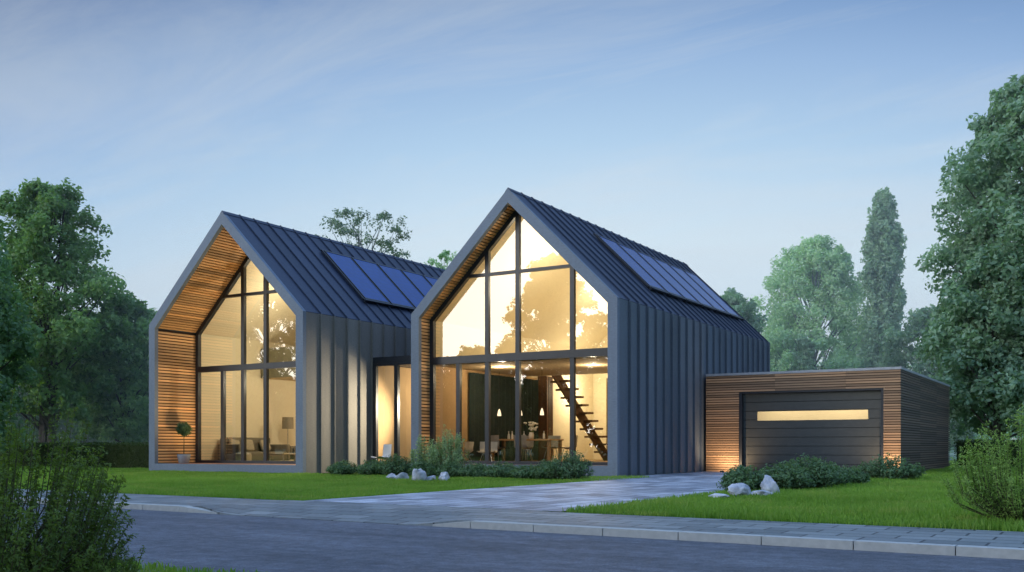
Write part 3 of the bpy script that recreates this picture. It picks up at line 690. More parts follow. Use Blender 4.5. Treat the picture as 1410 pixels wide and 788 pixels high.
# right side
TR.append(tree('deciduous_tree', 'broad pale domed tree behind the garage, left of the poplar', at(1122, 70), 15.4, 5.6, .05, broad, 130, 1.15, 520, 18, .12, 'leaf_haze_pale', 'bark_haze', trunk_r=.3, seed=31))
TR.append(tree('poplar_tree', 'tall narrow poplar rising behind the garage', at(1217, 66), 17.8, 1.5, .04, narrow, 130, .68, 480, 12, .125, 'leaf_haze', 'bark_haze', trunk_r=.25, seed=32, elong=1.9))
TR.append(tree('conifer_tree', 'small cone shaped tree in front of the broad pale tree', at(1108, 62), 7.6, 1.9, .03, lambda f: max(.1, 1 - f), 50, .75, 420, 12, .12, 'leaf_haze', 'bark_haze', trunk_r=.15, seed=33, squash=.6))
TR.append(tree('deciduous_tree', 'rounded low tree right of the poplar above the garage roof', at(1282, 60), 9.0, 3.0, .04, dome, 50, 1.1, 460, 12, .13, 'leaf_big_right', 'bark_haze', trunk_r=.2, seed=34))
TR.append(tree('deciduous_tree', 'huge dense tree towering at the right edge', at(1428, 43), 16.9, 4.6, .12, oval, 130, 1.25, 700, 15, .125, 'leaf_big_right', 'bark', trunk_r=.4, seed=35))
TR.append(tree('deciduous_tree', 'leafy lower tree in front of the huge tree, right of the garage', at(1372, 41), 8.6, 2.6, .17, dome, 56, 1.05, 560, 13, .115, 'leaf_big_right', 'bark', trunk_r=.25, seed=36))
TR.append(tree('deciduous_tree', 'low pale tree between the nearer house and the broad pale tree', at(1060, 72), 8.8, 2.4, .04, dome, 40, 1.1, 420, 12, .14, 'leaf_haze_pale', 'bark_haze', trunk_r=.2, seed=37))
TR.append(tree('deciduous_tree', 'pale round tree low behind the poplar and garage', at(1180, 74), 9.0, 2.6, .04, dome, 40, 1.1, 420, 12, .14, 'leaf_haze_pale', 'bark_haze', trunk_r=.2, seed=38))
# trees across the road, seen mirrored in the windows
for i, (x, y, H, rm) in enumerate([(-26.5, -44, 16, 5.0), (-19.5, -47, 14.5, 4.8), (-35, -46, 9.0, 3.8), (-44, -48, 8.0, 4.2), (-11, -48, 15, 5.0), (-55, -44, 17, 5.4), (-64, -46, 14, 5)]):
    t_ = tree('deciduous_tree', 'tree across the road mirrored in the windows', (x, y, -.05), H, rm, .04, oval, 125, 1.05, 380, 12, .16, 'leaf_reflect', seed=50 + i, group='trees across the road seen in the window reflections')
# far wood, one mass
rng = np.random.default_rng(90)
def wood_mass(u0, u1, D0, D1, hmax, n, per, mat, label, size=.17):
    cl = []
    for i in range(n):
        p = at(rng.uniform(u0, u1), rng.uniform(D0, D1)); h = hmax * rng.uniform(.02, 1)
        cl.append(((p.x, p.y, h), (1.6, 1.6, 1.3)))
    V, F, T = crown(cl, per, 10, size); o = npmesh('far_wood', V, F, T, mat); tag(o, label, 'wood', kind='stuff')
wood_mass(-150, 300, 72, 84, 6.5, 230, 260, 'leaf_near_tree', 'dim far wood behind the trees at left')
cl_ = [((rng.uniform(-75, 5), rng.uniform(-58, -53), 6.0 * rng.uniform(.05, 1)), (2.6, 1.8, 1.6)) for _ in range(300)]  # unseen foliage mass added so the lower panes mirror something dark
V, F, T = crown(cl_, 200, 8, .34); tag(npmesh('far_wood', V, F, T, 'leaf_dark_tree'), 'dark wood edge added across the road to darken the low window reflections', 'wood', kind='stuff')
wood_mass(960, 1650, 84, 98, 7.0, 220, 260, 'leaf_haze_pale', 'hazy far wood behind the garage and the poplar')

# evening haze lying behind the houses
hm, hnt, hout = new_mat('haze'); vs_ = N(hnt, 'ShaderNodeVolumeScatter'); vs_.inputs['Color'].default_value = (.86, .94, 1, 1); vs_.inputs['Density'].default_value = .0065; vs_.inputs['Anisotropy'].default_value = .0
L(hnt, vs_.outputs[0], hout.inputs['Volume']); M['haze'] = hm
mb = MB(); mb.box(-110, 120, 19, 110, -.3, 17, .5); hz = mb.build('haze', 'haze'); tag(hz, kind='structure')
mb = MB(); mb.box(-110, -18.5, 1.8, 18.95, -.3, 17, .5); hz = mb.build('haze', 'haze'); tag(hz, kind='structure')
# hedges
def hedge(label, xa, xb, y, dpt, h, mat, seed):
    global rng
    rng = np.random.default_rng(seed); root = thing('hedge', label, 'hedge', ((xa + xb) / 2, y + dpt / 2, 0))
    mb = MB(); mb.box(xa + .08, xb - .08, y + .08, y + dpt - .08, .0, h - .07, .2); mb.build('hedge_core', 'leaf_hedge', root)
    n = int((xb - xa) * 1500); P = np.stack([rng.uniform(xa, xb, n), rng.uniform(y, y + dpt, n), rng.uniform(.0, h, n)], 1)
    face = rng.integers(0, 3, n); P[face == 0, 1] = y + rng.uniform(-.03, .1, (face == 0).sum()); P[face == 1, 2] = h + rng.uniform(-.09, .04, (face == 1).sum()); 
    m = face == 2; P[m, 1] = y + dpt - rng.uniform(-.03, .1, m.sum())
    P[:, 2] += .02 * np.sin(P[:, 0] * 3)
    out = np.zeros((n, 3)); out[face == 0, 1] = -1; out[face == 1, 2] = 1; out[m, 1] = 1
    V, F = leaves_from(P, out, .035, .6); V = V - np.array([(xa + xb) / 2, y + dpt / 2, 0])
    npmesh('foliage', V, F, np.repeat(np.clip(rng.normal(.3, .2, n) + .25 * (P[:, 2] > h - .1), 0, 1), 4), mat, root)
hedge('long dark clipped hedge left of the farther house', -42, -15.95, .6, .9, .92, 'leaf_hedge', 41)
hedge('dark clipped hedge right of and behind the garage', 5.99, 38, 17.2, .9, 1.02, 'leaf_hedge', 42)

# low shrubs: domes of upright leafy shoots
def shrub(name, label, loc, rx, ry, h, n_shoot, leaves, lsize, mat, seed, group=None, asp=.38, spread=1.0, stem_r=.004, wild=0.0):
    global rng
    rng = np.random.default_rng(seed); rnd = random.Random(seed)
    root = thing(name, label, 'shrub', loc, 0, group); sm = MB(); C = []; O_ = []; T = []
    for i in range(n_shoot):
        a = rnd.uniform(0, 6.283); q = math.sqrt(rnd.random()); bx, by = math.cos(a) * q, math.sin(a) * q
        tz = h * (1 - .55 * q * q) * rnd.uniform(.75, 1.12 + wild); tip = Vector((bx * rx, by * ry, tz))
        b0 = Vector((bx * rx * .25, by * ry * .25, 0)); mid = b0.lerp(tip, .5) + Vector((bx * rx * .18 * spread, by * ry * .18 * spread, -.02))
        pts = [b0, mid, tip]; sm.tube(pts, [stem_r * 1.6, stem_r, stem_r * .4], 3, .5, False); tone0 = rnd.random()
        for k in range(leaves):
            f = rnd.random() ** .55
            p = b0.lerp(mid, f * 2) if f < .5 else mid.lerp(tip, f * 2 - 1)
            w = lsize * 1.3 * (1.25 - f * .6); p = p + Vector((rnd.gauss(0, w), rnd.gauss(0, w), rnd.gauss(0, w * .6)))
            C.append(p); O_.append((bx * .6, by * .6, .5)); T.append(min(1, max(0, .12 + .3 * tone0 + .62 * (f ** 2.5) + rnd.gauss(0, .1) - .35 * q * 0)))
    o = sm.build('stems', 'stem'); o.parent = root
    C = np.array([tuple(c) for c in C]); C[:, 2] = np.maximum(C[:, 2], .01)
    V, F = leaves_from(C, np.array(O_), lsize, asp); npmesh('foliage', V, F, np.repeat(np.array(T), 4), mat, root)
    return root
SH = [(-7.15, -2.55, .50, .40, .40, 'lowest dark shrub at the left end of the bed, by the metal wall'),
      (-6.25, -2.35, .52, .42, .44, 'dark shrub left of the boulders, next to the lowest one'),
      (-5.35, -2.55, .55, .45, .60, 'taller dark shrub behind the pair of small boulders'),
      (-4.35, -2.55, .5, .4, .42, 'dark shrub behind the biggest boulder'),
      (-3.50, -2.55, .48, .4, .40, 'dark shrub right of the boulders under the glass front'),
      (-2.75, -2.55, .50, .42, .38, 'flat dark shrub in the middle of the bed under the glass front'),
      (-1.95, -2.60, .48, .42, .42, 'dark shrub under the second mullion of the nearer house'),
      (-1.15, -2.65, .46, .42, .36, 'small flat dark shrub beside the big rounded corner shrub'),
      (-.62, -2.70, .40, .40, .45, 'dark shrub touching the big rounded corner shrub'),
      (.12, -2.95, .62, .58, .66, 'biggest rounded shrub, at the bed corner beside the driveway')]
for i, (x, y, rx, ry, h, lb) in enumerate(SH):
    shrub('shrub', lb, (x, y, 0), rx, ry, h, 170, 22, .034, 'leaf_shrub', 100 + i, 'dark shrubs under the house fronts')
SG = [(5.72, -7.15, .42, .42, .46, 'dark shrub behind the boulders at the drive edge'),
      (6.05, -6.0, .55, .5, .50, 'dark shrub second from the drive end of the garage bed'),
      (6.15, -4.75, .60, .55, .62, 'tallest shrub of the bed in front of the garage door'),
      (6.15, -3.55, .58, .52, .50, 'dark shrub right of the tallest one in front of the garage'),
      (6.30, -2.2, .5, .5, .38, 'small dark shrub low in the garage bed'),
      (6.55, 1.2, .85, .6, .58, 'separate dark shrub at the corner of the garage')]
for i, (x, y, rx, ry, h, lb) in enumerate(SG):
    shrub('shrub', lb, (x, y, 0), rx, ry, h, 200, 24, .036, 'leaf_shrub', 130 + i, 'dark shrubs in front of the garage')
shrub('airy_shrub', 'light green feathery shrub behind the boulders at the corner of the nearer house', (-3.95, -2.1, 0), .60, .5, 1.15, 90, 70, .030, 'leaf_airy', 150, None, .42, 1.4, wild=.2)
shrub('airy_shrub', 'smaller light green feathery shrub near the white garden chair', (-4.95, -1.8, 0), .45, .4, 1.0, 60, 60, .030, 'leaf_airy', 151, None, .42, 1.4, wild=.15)
# foreground bushes
shrub('large_bush', 'dark willowy bush filling the lower left corner across the road', at(-60, 5.2, -.05), .98, .8, 1.02, 230, 190, .0135, 'leaf_fore', 160, None, .36, 1.2, .004, .28)
shrub('large_bush', 'low dark bush with loose twigs beside the big corner bush', at(95, 5.3, -.05), .42, .38, .40, 90, 90, .0125, 'leaf_fore', 161, None, .36, 1.3, .003, .55)
shrub('large_bush', 'slender twiggy bush rising against the hedge at left', at(55, 6.6, -.05), .55, .5, .95, 34, 60, .014, 'leaf_fore', 162, None, .33, 1.3, .003, .3)
shrub('feathery_bush', 'bright green feathery bush at the right edge by the footway', at(1412, 10.3), .82, .7, .84, 210, 120, .019, 'leaf_bright_shrub', 163, None, .28, 1.3, .004, .42)

# ------------------------------------------------------------------ boulders
def rock(label, loc, sx, sy, sz, rz, seed, group):
    from mathutils import noise as mn
    bm = bmesh.new(); bmesh.ops.create_icosphere(bm, subdivisions=4, radius=1)
    rnd = random.Random(seed); pl = [(Vector((rnd.gauss(0, 1), rnd.gauss(0, 1), rnd.gauss(.2, .8))).normalized(), rnd.uniform(.42, .78)) for _ in range(13)]
    for v in bm.verts:
        p = v.co.copy()
        for n_, d_ in pl:
            q = p.dot(n_) - d_
            if q > 0: p -= n_ * q * .92
        p += p.normalized() * (.16 * mn.fractal(p * 1.6 + Vector((seed, 0, 0)), 1, 2, 4) + .07 * mn.ridged_multi_fractal(p * 3 + Vector((0, seed, 0)), 1, 2, 3, 1, 2))
        v.co = Vector((p.x * sx, p.y * sy, p.z * sz))
    me = bpy.data.meshes.new('boulder'); bm.to_mesh(me); bm.free(); me.materials.append(M['rock'])
    me.polygons.foreach_set('use_smooth', [True] * len(me.polygons))
    o = bpy.data.objects.new('boulder', me); COL.objects.link(o); o.location = loc; o.rotation_euler = (0, 0, rz)
    return tag(o, label, 'boulder', group)
gl_, gr_ = 'boulders in front of the houses', 'boulders by the driveway'
def gp_(u, v): D = .8 * FPX / (v - HOR); return at(u, D)
for (u, v, sx, sy, sz, zz, lb, g) in [
    (540, 660, .17, .15, .12, .06, 'small rounded boulder at the left end of the group before the houses', gl_),
    (553, 660, .20, .17, .15, .07, 'second small boulder from the left before the houses', gl_),
    (577, 661, .30, .25, .26, .12, 'biggest pale boulder in the middle of the group before the houses', gl_),
    (594, 661, .15, .14, .08, .04, 'tiny low boulder just right of the biggest one', gl_),
    (611, 661, .20, .18, .13, .07, 'flat topped boulder at the right end of the group before the houses', gl_),
    (987, 685, .22, .16, .06, .03, 'flat white boulder lying in the grass at the drive edge', gr_),
    (1020, 683, .24, .20, .17, .08, 'pointed grey boulder in the middle of the group by the drive', gr_),
    (1048, 683, .20, .16, .08, .05, 'low pale boulder in front of the upright one', gr_),
    (1060, 681, .19, .16, .22, .13, 'upright pale boulder leaning by the shrubs at the drive', gr_)]:
    p = gp_(u, v + 1); p.z = zz; rock(lb, p, sx, sy, sz, u * .7, int(u), g)

# ------------------------------------------------------------------ topiary
tp = thing('potted_topiary', 'ball shaped topiary tree in a grey pot on the timber porch', 'plant', (-15.02, -1.3, .25))
mb = MB(); mb.lathe((-15.02, -1.3, .25), [(0, 0), (.15, 0), (.17, .02), (.215, .26), (.22, .29), (.19, .29), (.185, .25), (0, .25)], 24, .5); mb.build('pot', 'planter', tp, True)
mb = MB(); mb.tube([(-15.02, -1.3, .49), (-15.01, -1.3, .85), (-15.02, -1.3, 1.3)], [.014, .011, .011], 6, .5); mb.build('stem', 'stem', tp)
rng = np.random.default_rng(5)
V, F, T = crown([((0, 0, 1.12), (.23, .23, .22))], 7000, 160, .018, .55, .3, True); npmesh('foliage', V, F, T, 'leaf_shrub', tp)

# ------------------------------------------------------------------ furniture
def shell_chair(name, label, mat, group=None, leg_h=.43, back_h=.42, w=.46):
    root = thing(name, label, 'chair', (0, 0, 0), 0, group)
    mb = MB(); prof = [(.24, leg_h + .02), (.20, leg_h + .03), (.05, leg_h), (-.12, leg_h - .005), (-.19, leg_h + .05), (-.22, leg_h + .15), (-.25, leg_h + back_h)]
    vs = []; fs = []; nx = 7
    for thick in (0, 1):
        for (y, z) in prof:
            for i in range(nx):
                s = i / (nx - 1) * 2 - 1; cv = .035 * s * s
                vs.append((s * w / 2, y + (cv if z > leg_h + .06 else 0) , z + (cv if z < leg_h + .06 else 0) + thick * .018))
    m = len(prof); 
    for th_ in (0, 1):
        o = th_ * m * nx
        for j in range(m - 1):
            for i in range(nx - 1):
                q = (o + j * nx + i, o + j * nx + i + 1, o + (j + 1) * nx + i + 1, o + (j + 1) * nx + i); fs.append(q if th_ else q[::-1])
    mb.add(vs, fs, .5); mb.build('shell', mat, root, True)
    for sx in (-1, 1):
        for sy in (-1, 1):
            lg = MB(); lg.tube([(sx * .12, sy * .10, leg_h - .005), (sx * .21, sy * .20, 0)], [.012, .009], 6, .5); lg.build('leg', 'steel', root)
    return root
FL = .288
ch = shell_chair('shell_chair', 'white plastic garden chair in the corner between the two houses', 'white_plastic'); ch.location = (-7.55, -.35, 0); ch.rotation_euler = (0, 0, R(160))
proto = shell_chair('shell_chair', 'white low chair behind the second lower pane of the nearer house', 'white_plastic', 'white shell chairs indoors', .30, .34, .55); proto.location = (-5.15, 1.75, FL); proto.rotation_euler = (0, 0, R(200))
c2 = copy_tree(proto); c2['label'] = 'white low chair partly hidden by the feathery shrub, in the leftmost pane'; c2.location = (-5.75, 1.35, FL); c2.rotation_euler = (0, 0, R(95))
# dining table
TX, TY = -5.05, 3.9
dt = thing('dining_table', 'long wooden dining table with block legs', 'table', (TX, TY, FL), R(0))
mb = MB(); mb.rbox(TX - 1.15, TX + 1.15, TY - .45, TY + .45, FL + .70, FL + .75, .008, 1); mb.build('tabletop', 'oak_floor', dt)
for sx in (-1, 1):
    for sy in (-1, 1):
        mb = MB(); mb.box(TX + sx * 1.06 - .045, TX + sx * 1.06 + .045, TY + sy * .36 - .045, TY + sy * .36 + .045, FL, FL + .70, .5); mb.build('leg', 'oak_floor', dt)
dc = shell_chair('shell_chair', 'grey dining chair nearest the glass, backed by the flower vase', 'grey_plastic', 'grey dining chairs'); dc.location = (TX + .35, TY - .75, FL); dc.rotation_euler = (0, 0, R(0))
for (x, y, rz, lb) in ((TX - .65, TY - .75, 0, 'grey dining chair at the left part of the near table side'), (TX - .5, TY + .8, 180, 'grey dining chair across the table at left'),
                       (TX + .5, TY + .8, 180, 'grey dining chair across the table by the dark column'), (TX + 1.55, TY, 90, 'grey dining chair at the stair end of the table')):
    c = copy_tree(dc); c['label'] = lb; c.location = (x, y, FL); c.rotation_euler = (0, 0, R(rz))
# vase of flowers
vx, vy, vz = TX + .15, TY + .1, FL + .75
va = thing('flower_vase', 'pale vase of white flowers on the dining table', 'vase', (vx, vy, vz))
mb = MB(); mb.lathe((vx, vy, vz), [(0, 0), (.06, 0), (.085, .05), (.09, .13), (.07, .2), (.075, .22)], 18, .5); mb.build('vase', 'white_plastic', va, True)
mb = MB(); fm = MB(); rr = random.Random(4)
for k in range(16):
    a = rr.uniform(0, 6.28); q = rr.uniform(.02, .22); e_ = Vector((vx + math.cos(a) * q, vy + math.sin(a) * q, vz + rr.uniform(.3, .55)))
    mb.tube([(vx, vy, vz + .15), e_], .003, 4, .5)
    for s in range(3):
        c = e_ + Vector((rr.gauss(0, .015), rr.gauss(0, .015), rr.gauss(0, .015))); fm.lathe(c, [(0.001, -.03), (.03, -.015), (.042, .005), (.028, .03), (0.001, .025)], 8)
mb.build('flower_stems', 'leaf_bright_shrub', va); fm.build('blossoms', 'petals', va, True)
for k, (x, y) in enumerate(((TX - .7, TY + .1), (TX - .45, TY - .1), (TX - .15, TY + .15), (TX + .7, TY - .05))):
    mb = MB(); mb.lathe((x, y, vz), [(0, 0), (.035, 0), (.042, .03), (.035, .14), (.012, .2), (.012, .26), (0, .26)], 12, .5)
    tag(mb.build('bottle', 'white_plastic', None, True), ['slim pale bottle at the left end of the dining table', 'slim pale bottle second from left on the dining table', 'slim pale bottle beside the flower vase', 'slim pale bottle at the stair end of the dining table'][k], 'bottle', 'bottles on the dining table')
# pendants
pl = None
for k, x in enumerate((TX - 1.0, TX - .2, TX + .6)):
    lb = ['left pendant lamp over the dining table', 'middle pendant lamp over the dining table', 'right pendant lamp over the dining table'][k]
    if pl is None:
        pl = thing('pendant_lamp', lb, 'lamp', (x, TY, 3.235), 0, 'pendant lamps over the dining table')
        mb = MB(); mb.tube([(x, TY, 3.235), (x, TY, 2.03)], .006, 5, .5); mb.build('cord', 'anthracite', pl)
        mb = MB(); mb.lathe((x, TY, 1.80), [(.065, 0), (.06, .06), (.045, .14), (.02, .21), (0, .23)], 16, .5); mb.build('shade', 'lit_shade', pl, True); src = pl
    else:
        c = copy_tree(src); c['label'] = lb; c.location = (x, TY, 3.235)
# living room of the farther house
sf = thing('sofa', 'grey brown sofa with its back to the slatted wall in the farther house', 'sofa', (-14.75, 1.5, .25))
mb = MB(); mb.rbox(-15.3, -14.3, .55, 2.75, .30, .62, .05); mb.build('seat', 'sofa_fabric', sf, True)
mb = MB(); mb.rbox(-15.38, -15.1, .55, 2.75, .45, 1.12, .06); mb.build('backrest', 'sofa_fabric', sf, True)
for y in (.42, 2.76):
    mb = MB(); mb.rbox(-15.35, -14.3, y, y + .16, .30, .88, .05); mb.build('armrest', 'sofa_fabric', sf, True)
for x in (-15.2, -14.4):
    for y in (.6, 2.7): mb = MB(); mb.tube([(x, y, .25), (x, y, .31)], .02, 6, .5); mb.build('leg', 'steel', sf)
for k, y in enumerate((.85, 1.5, 2.3)):
    mb = MB(); mt = Matrix.Translation((-14.95, y, .84)) @ Matrix.Rotation(R(-18), 4, 'Y') @ Matrix.Rotation(R(8 * (k - 1)), 4, 'X')
    mb.rbox(-.07, .07, -.22, .22, -.21, .21, .065, 3, mt); tag(mb.build('cushion', 'cushion_fabric', None, True), ['pale cushion at the near end of the sofa', 'pale cushion in the middle of the sofa', 'pale cushion at the lamp end of the sofa'][k], 'cushion', 'cushions on the sofa')
am = thing('armchair', 'dark boxy armchair beside the floor lamp', 'armchair', (-14.1, 3.6, .25))
mb = MB(); mb.rbox(-14.55, -13.7, 3.2, 4.0, .32, .62, .05); mb.build('seat', 'sofa_fabric', am, True)
mb = MB(); mb.rbox(-14.55, -13.7, 3.9, 4.12, .45, .98, .05); mb.build('backrest', 'sofa_fabric', am, True)
for x in (-14.7, -13.72): mb = MB(); mb.rbox(x, x + .15, 3.2, 4.05, .32, .82, .04); mb.build('armrest', 'sofa_fabric', am, True)
ct = thing('coffee_table', 'low pale coffee table with things on it in front of the sofa', 'table', (-13.4, 1.9, .25))
mb = MB(); mb.rbox(-13.8, -13.0, 1.2, 2.6, .52, .57, .01, 1); mb.build('tabletop', 'cushion_fabric', ct)
for x in (-13.72, -13.08):
    for y in (1.28, 2.52): mb = MB(); mb.box(x - .02, x + .02, y - .02, y + .02, .25, .52, .5); mb.build('leg', 'steel', ct)
pf = MB(); pf.lathe((-14.0, .35, .25), [(0, 0), (.24, 0), (.26, .06), (.26, .28), (.23, .34), (0, .35)], 24, .5); tag(pf.build('pouf', 'cushion_fabric', None, True), 'round pale pouf close to the glass of the farther house', 'pouf')
lp = at(388, 31.0); lx, ly = -14.75, 3.25
fl = thing('floor_lamp', 'floor lamp with drum shade beside the sofa', 'lamp', (lx, ly, .25))
mb = MB(); mb.lathe((lx, ly, .25), [(0, 0), (.15, 0), (.15, .02), (0, .03)], 20, .5); mb.build('base', 'steel', fl)
mb = MB(); mb.tube([(lx, ly, .27), (lx, ly, 1.75)], .014, 8, .5); mb.build('pole', 'steel', fl)
mb = MB(); mb.lathe((lx, ly, 1.45), [(.21, 0), (.20, .42)], 24, .5); mb.build('lamp_shade', 'lamp_shade', fl, True)
for k, (y, h) in enumerate(((2.0, .2), (2.2, .32), (2.4, .26))):
    mb = MB(); mb.lathe((-13.3, y, .57), [(0, 0), (.03, 0), (.035, .02), (.03, h * .7), (.012, h), (0, h)], 12, .5)
    tag(mb.build('candlestick', 'anthracite', None, True), ['shortest dark candlestick on the coffee table', 'tallest dark candlestick on the coffee table', 'middle sized dark candlestick on the coffee table'][k], 'candlestick', 'candlesticks on the coffee table')

# ------------------------------------------------------------------ ground uplights by the garage
def uplight(lb, loc):
    r_ = thing('ground_uplight', lb, 'light', loc, 0, 'uplights at the garage front')
    mb = MB(); mb.lathe(loc, [(0, 0), (.06, 0), (.06, .045), (.045, .05), (.045, .04), (0, .04)], 16, .5); mb.build('housing', 'anthracite', r_, True)
    mb = MB(); mb.lathe(loc, [(0, .043), (.04, .043)], 16, .5); mb.build('lens', 'lit_fixture', r_)
uplight('ground uplight at the left of the garage door', (.85, 5.75, .012)); uplight('ground uplight behind the shrub right of the garage door', (5.72, 5.75, .0))

# ------------------------------------------------------------------ lights
def point(name, loc, w, col=(1, .66, .34), rad=.05):
    l = bpy.data.lights.new(name, 'POINT'); l.energy = w; l.color = col; l.shadow_soft_size = rad
    o = bpy.data.objects.new(name, l); COL.objects.link(o); o.location = loc; return o
def spot(name, loc, tgt, w, ang, col=(1, .69, .39), rad=.03, blend=.8):
    l = bpy.data.lights.new(name, 'SPOT'); l.energy = w; l.color = col; l.spot_size = R(ang); l.spot_blend = blend; l.shadow_soft_size = rad
    o = bpy.data.objects.new(name, l); COL.objects.link(o); o.location = loc
    o.rotation_euler = (Vector(tgt) - Vector(loc)).to_track_quat('-Z', 'Y').to_euler(); return o
WARM = (1, .79, .52)
point('lamp_dining_left', (-4.9, 2.2, 3.0), 69, WARM); point('lamp_dining_right', (-2.2, 3.0, 3.0), 55, WARM)
point('lamp_stairs', (-5.6, 9.6, 2.9), 182, (1, .82, .56)); point('lamp_hall', (-2.5, 7.8, 2.9), 52, WARM)
point('lamp_gallery', (-2.8, 3.5, 5.9), 182, (1, .85, .62)); point('lamp_gallery_back', (-3.6, 8.2, 6.2), 167, (1, .85, .62))
point('lamp_living', (-12.2, 1.2, 3.0), 154, (1, .85, .62)); point('lamp_living_back', (-12.5, 4.5, 2.9), 135, (1, .85, .62))
point('lamp_living_high', (-12.6, 1.6, 5.6), 155, (1, .85, .62))
point('lamp_link', (-7.4, 3.4, 2.6), 190, (1, .82, .58)); spot('link_wall_fill', (-7.0, 2.7, 2.1), (-9.06, -.3, 1.5), 1150, 80, (1, .83, .60), .08)  # the spot is an added fill without fixture, brightening the farther house's wall
point('lamp_garage', (4.2, 7.0, 2.75), 133, (1, .84, .60)); point('lamp_garage_left', (2.0, 7.0, 2.75), 112, (1, .84, .60))
spot('uplight_left', (.85, 5.75, .06), (.80, 6.4, .95), 156, 150); spot('uplight_right', (5.72, 5.75, .06), (5.72, 6.4, .95), 93, 150)
spot('porch_uplight_far', (-13.6, -1.0, .30), (-15.3, -1.0, 4.0), 284, 130, (1, .72, .40), .30); spot('porch_uplight_near', (-6.0, .35, .33), (-6.3, .3, 4.5), 16, 140, (1, .70, .38))  # the near spot stands at deck level and shines up the slats

# ------------------------------------------------------------------ sky and sun
SUN_EL, SUN_AZ = R(9), R(215)     # azimuth clockwise from +Y
w = bpy.data.worlds.new('World'); scn.world = w; w.use_nodes = True; nt = w.node_tree; nt.nodes.clear()
out = N(nt, 'ShaderNodeOutputWorld'); bg = N(nt, 'ShaderNodeBackground')
sky = N(nt, 'ShaderNodeTexSky', sky_type='NISHITA'); sky.sun_disc = False; sky.sun_elevation = SUN_EL; sky.sun_rotation = SUN_AZ
sky.air_density = 1.3; sky.dust_density = 2.0; sky.ozone_density = 2.5; sky.altitude = 0
tc = N(nt, 'ShaderNodeTexCoord'); sep = N(nt, 'ShaderNodeSeparateXYZ'); L(nt, tc.outputs['Generated'], sep.inputs[0])
mp = N(nt, 'ShaderNodeMapping'); mp.inputs['Scale'].default_value = (1.0, 1.6, 5.0); mp.inputs['Rotation'].default_value = (0, R(12), R(-25)); L(nt, tc.outputs['Generated'], mp.inputs[0])
zp = N(nt, 'ShaderNodeMath', operation='ADD'); L(nt, sep.outputs['Z'], zp.inputs[0]); zp.inputs[1].default_value = .13
dv = N(nt, 'ShaderNodeVectorMath', operation='DIVIDE'); L(nt, tc.outputs['Generated'], dv.inputs[0]); L(nt, zp.outputs[0], dv.inputs[1])
mp2 = N(nt, 'ShaderNodeMapping'); mp2.inputs['Rotation'].default_value = (0, 0, R(-62)); mp2.inputs['Scale'].default_value = (.5, 1.7, .4); L(nt, dv.outputs[0], mp2.inputs[0])
nz = N(nt, 'ShaderNodeTexNoise'); nz.inputs['Scale'].default_value = 1.9; nz.inputs['Detail'].default_value = 12; nz.inputs['Roughness'].default_value = .66; nz.inputs['Distortion'].default_value = .5; L(nt, mp2.outputs[0], nz.inputs['Vector'])
nb_ = N(nt, 'ShaderNodeTexNoise'); nb_.inputs['Scale'].default_value = .55; nb_.inputs['Detail'].default_value = 5; L(nt, mp2.outputs[0], nb_.inputs['Vector'])
am_ = N(nt, 'ShaderNodeMath', operation='MULTIPLY_ADD'); L(nt, nb_.outputs['Fac'], am_.inputs[0]); am_.inputs[1].default_value = .8; L(nt, nz.outputs['Fac'], am_.inputs[2])
hf = N(nt, 'ShaderNodeMath', operation='MULTIPLY'); L(nt, am_.outputs[0], hf.inputs[0]); hf.inputs[1].default_value = .56
cl = hf.outputs[0]
# hazy veil of daylight that thins upward; the unseen zenith is brightened to light the ground (values x10: the background strength is 0.1)
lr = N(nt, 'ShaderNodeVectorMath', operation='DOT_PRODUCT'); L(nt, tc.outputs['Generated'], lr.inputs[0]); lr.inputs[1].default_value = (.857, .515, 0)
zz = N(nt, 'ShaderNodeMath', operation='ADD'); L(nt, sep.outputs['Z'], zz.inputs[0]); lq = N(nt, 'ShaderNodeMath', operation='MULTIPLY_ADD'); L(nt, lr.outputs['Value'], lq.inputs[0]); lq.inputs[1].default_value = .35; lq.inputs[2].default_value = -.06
lq2 = N(nt, 'ShaderNodeMath', operation='MULTIPLY'); L(nt, lq.outputs[0], lq2.inputs[0]); L(nt, lr.outputs['Value'], lq2.inputs[1]); L(nt, lq2.outputs[0], zz.inputs[1])  # darkens the sky towards both sides, imitating lens vignetting in its colour
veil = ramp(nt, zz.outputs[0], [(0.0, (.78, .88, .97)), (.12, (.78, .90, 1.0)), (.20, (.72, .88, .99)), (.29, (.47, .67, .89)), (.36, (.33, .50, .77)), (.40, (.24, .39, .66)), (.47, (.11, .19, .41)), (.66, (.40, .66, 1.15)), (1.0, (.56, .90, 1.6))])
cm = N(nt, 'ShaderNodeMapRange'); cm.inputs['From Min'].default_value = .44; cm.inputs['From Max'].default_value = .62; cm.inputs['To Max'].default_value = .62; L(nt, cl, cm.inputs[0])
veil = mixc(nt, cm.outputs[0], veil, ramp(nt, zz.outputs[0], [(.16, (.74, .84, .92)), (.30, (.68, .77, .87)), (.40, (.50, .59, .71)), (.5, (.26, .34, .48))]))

sc10 = N(nt, 'ShaderNodeVectorMath', operation='SCALE'); L(nt, veil, sc10.inputs[0]); sc10.inputs['Scale'].default_value = 9.2
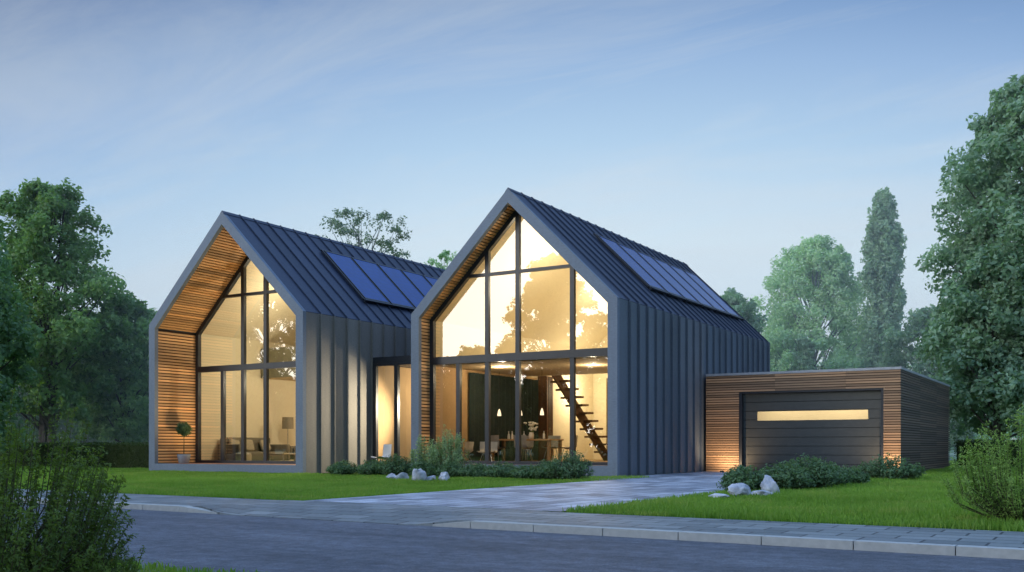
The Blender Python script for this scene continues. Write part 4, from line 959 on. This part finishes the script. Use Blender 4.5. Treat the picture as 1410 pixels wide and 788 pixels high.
# glow of the low sun, at the viewer's back
dt_ = N(nt, 'ShaderNodeVectorMath', operation='DOT_PRODUCT'); L(nt, tc.outputs['Generated'], dt_.inputs[0])
dt_.inputs[1].default_value = (math.sin(SUN_AZ) * math.cos(.12), math.cos(SUN_AZ) * math.cos(.12), math.sin(.12))
gm = N(nt, 'ShaderNodeMapRange', interpolation_type='SMOOTHSTEP'); gm.inputs['From Min'].default_value = .84; gm.inputs['From Max'].default_value = 1.0
L(nt, dt_.outputs['Value'], gm.inputs[0])
gc = N(nt, 'ShaderNodeVectorMath', operation='SCALE'); gc.inputs[0].default_value = (40, 39.5, 37); L(nt, gm.outputs[0], gc.inputs['Scale'])
skym = N(nt, 'ShaderNodeVectorMath', operation='SCALE'); L(nt, sky.outputs[0], skym.inputs[0]); skym.inputs['Scale'].default_value = .12
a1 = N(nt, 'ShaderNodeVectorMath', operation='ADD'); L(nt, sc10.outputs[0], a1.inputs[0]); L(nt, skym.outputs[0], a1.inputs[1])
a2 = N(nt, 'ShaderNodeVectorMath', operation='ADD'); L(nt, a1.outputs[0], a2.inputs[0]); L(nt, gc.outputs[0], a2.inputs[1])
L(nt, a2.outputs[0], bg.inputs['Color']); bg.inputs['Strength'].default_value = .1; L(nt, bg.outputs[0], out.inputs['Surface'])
sl = bpy.data.lights.new('sun', 'SUN'); sl.energy = .35; sl.angle = R(14); sl.color = (1, .9, .78)
so = bpy.data.objects.new('sun', sl); COL.objects.link(so)
sd = Vector((math.sin(SUN_AZ) * math.cos(R(20)), math.cos(SUN_AZ) * math.cos(R(20)), math.sin(R(20)))); so.rotation_euler = (-sd).to_track_quat('-Z', 'Y').to_euler()

# ------------------------------------------------------------------ render settings
scn.view_settings.view_transform = 'Standard'; scn.view_settings.look = 'None'; scn.view_settings.exposure = 0
cy = scn.cycles; cy.max_bounces = 7; cy.diffuse_bounces = 3; cy.glossy_bounces = 3; cy.transparent_max_bounces = 10
cy.sample_clamp_indirect = 4.0; cy.volume_bounces = 2; cy.use_denoising = True; cy.caustics_reflective = False; cy.caustics_refractive = False
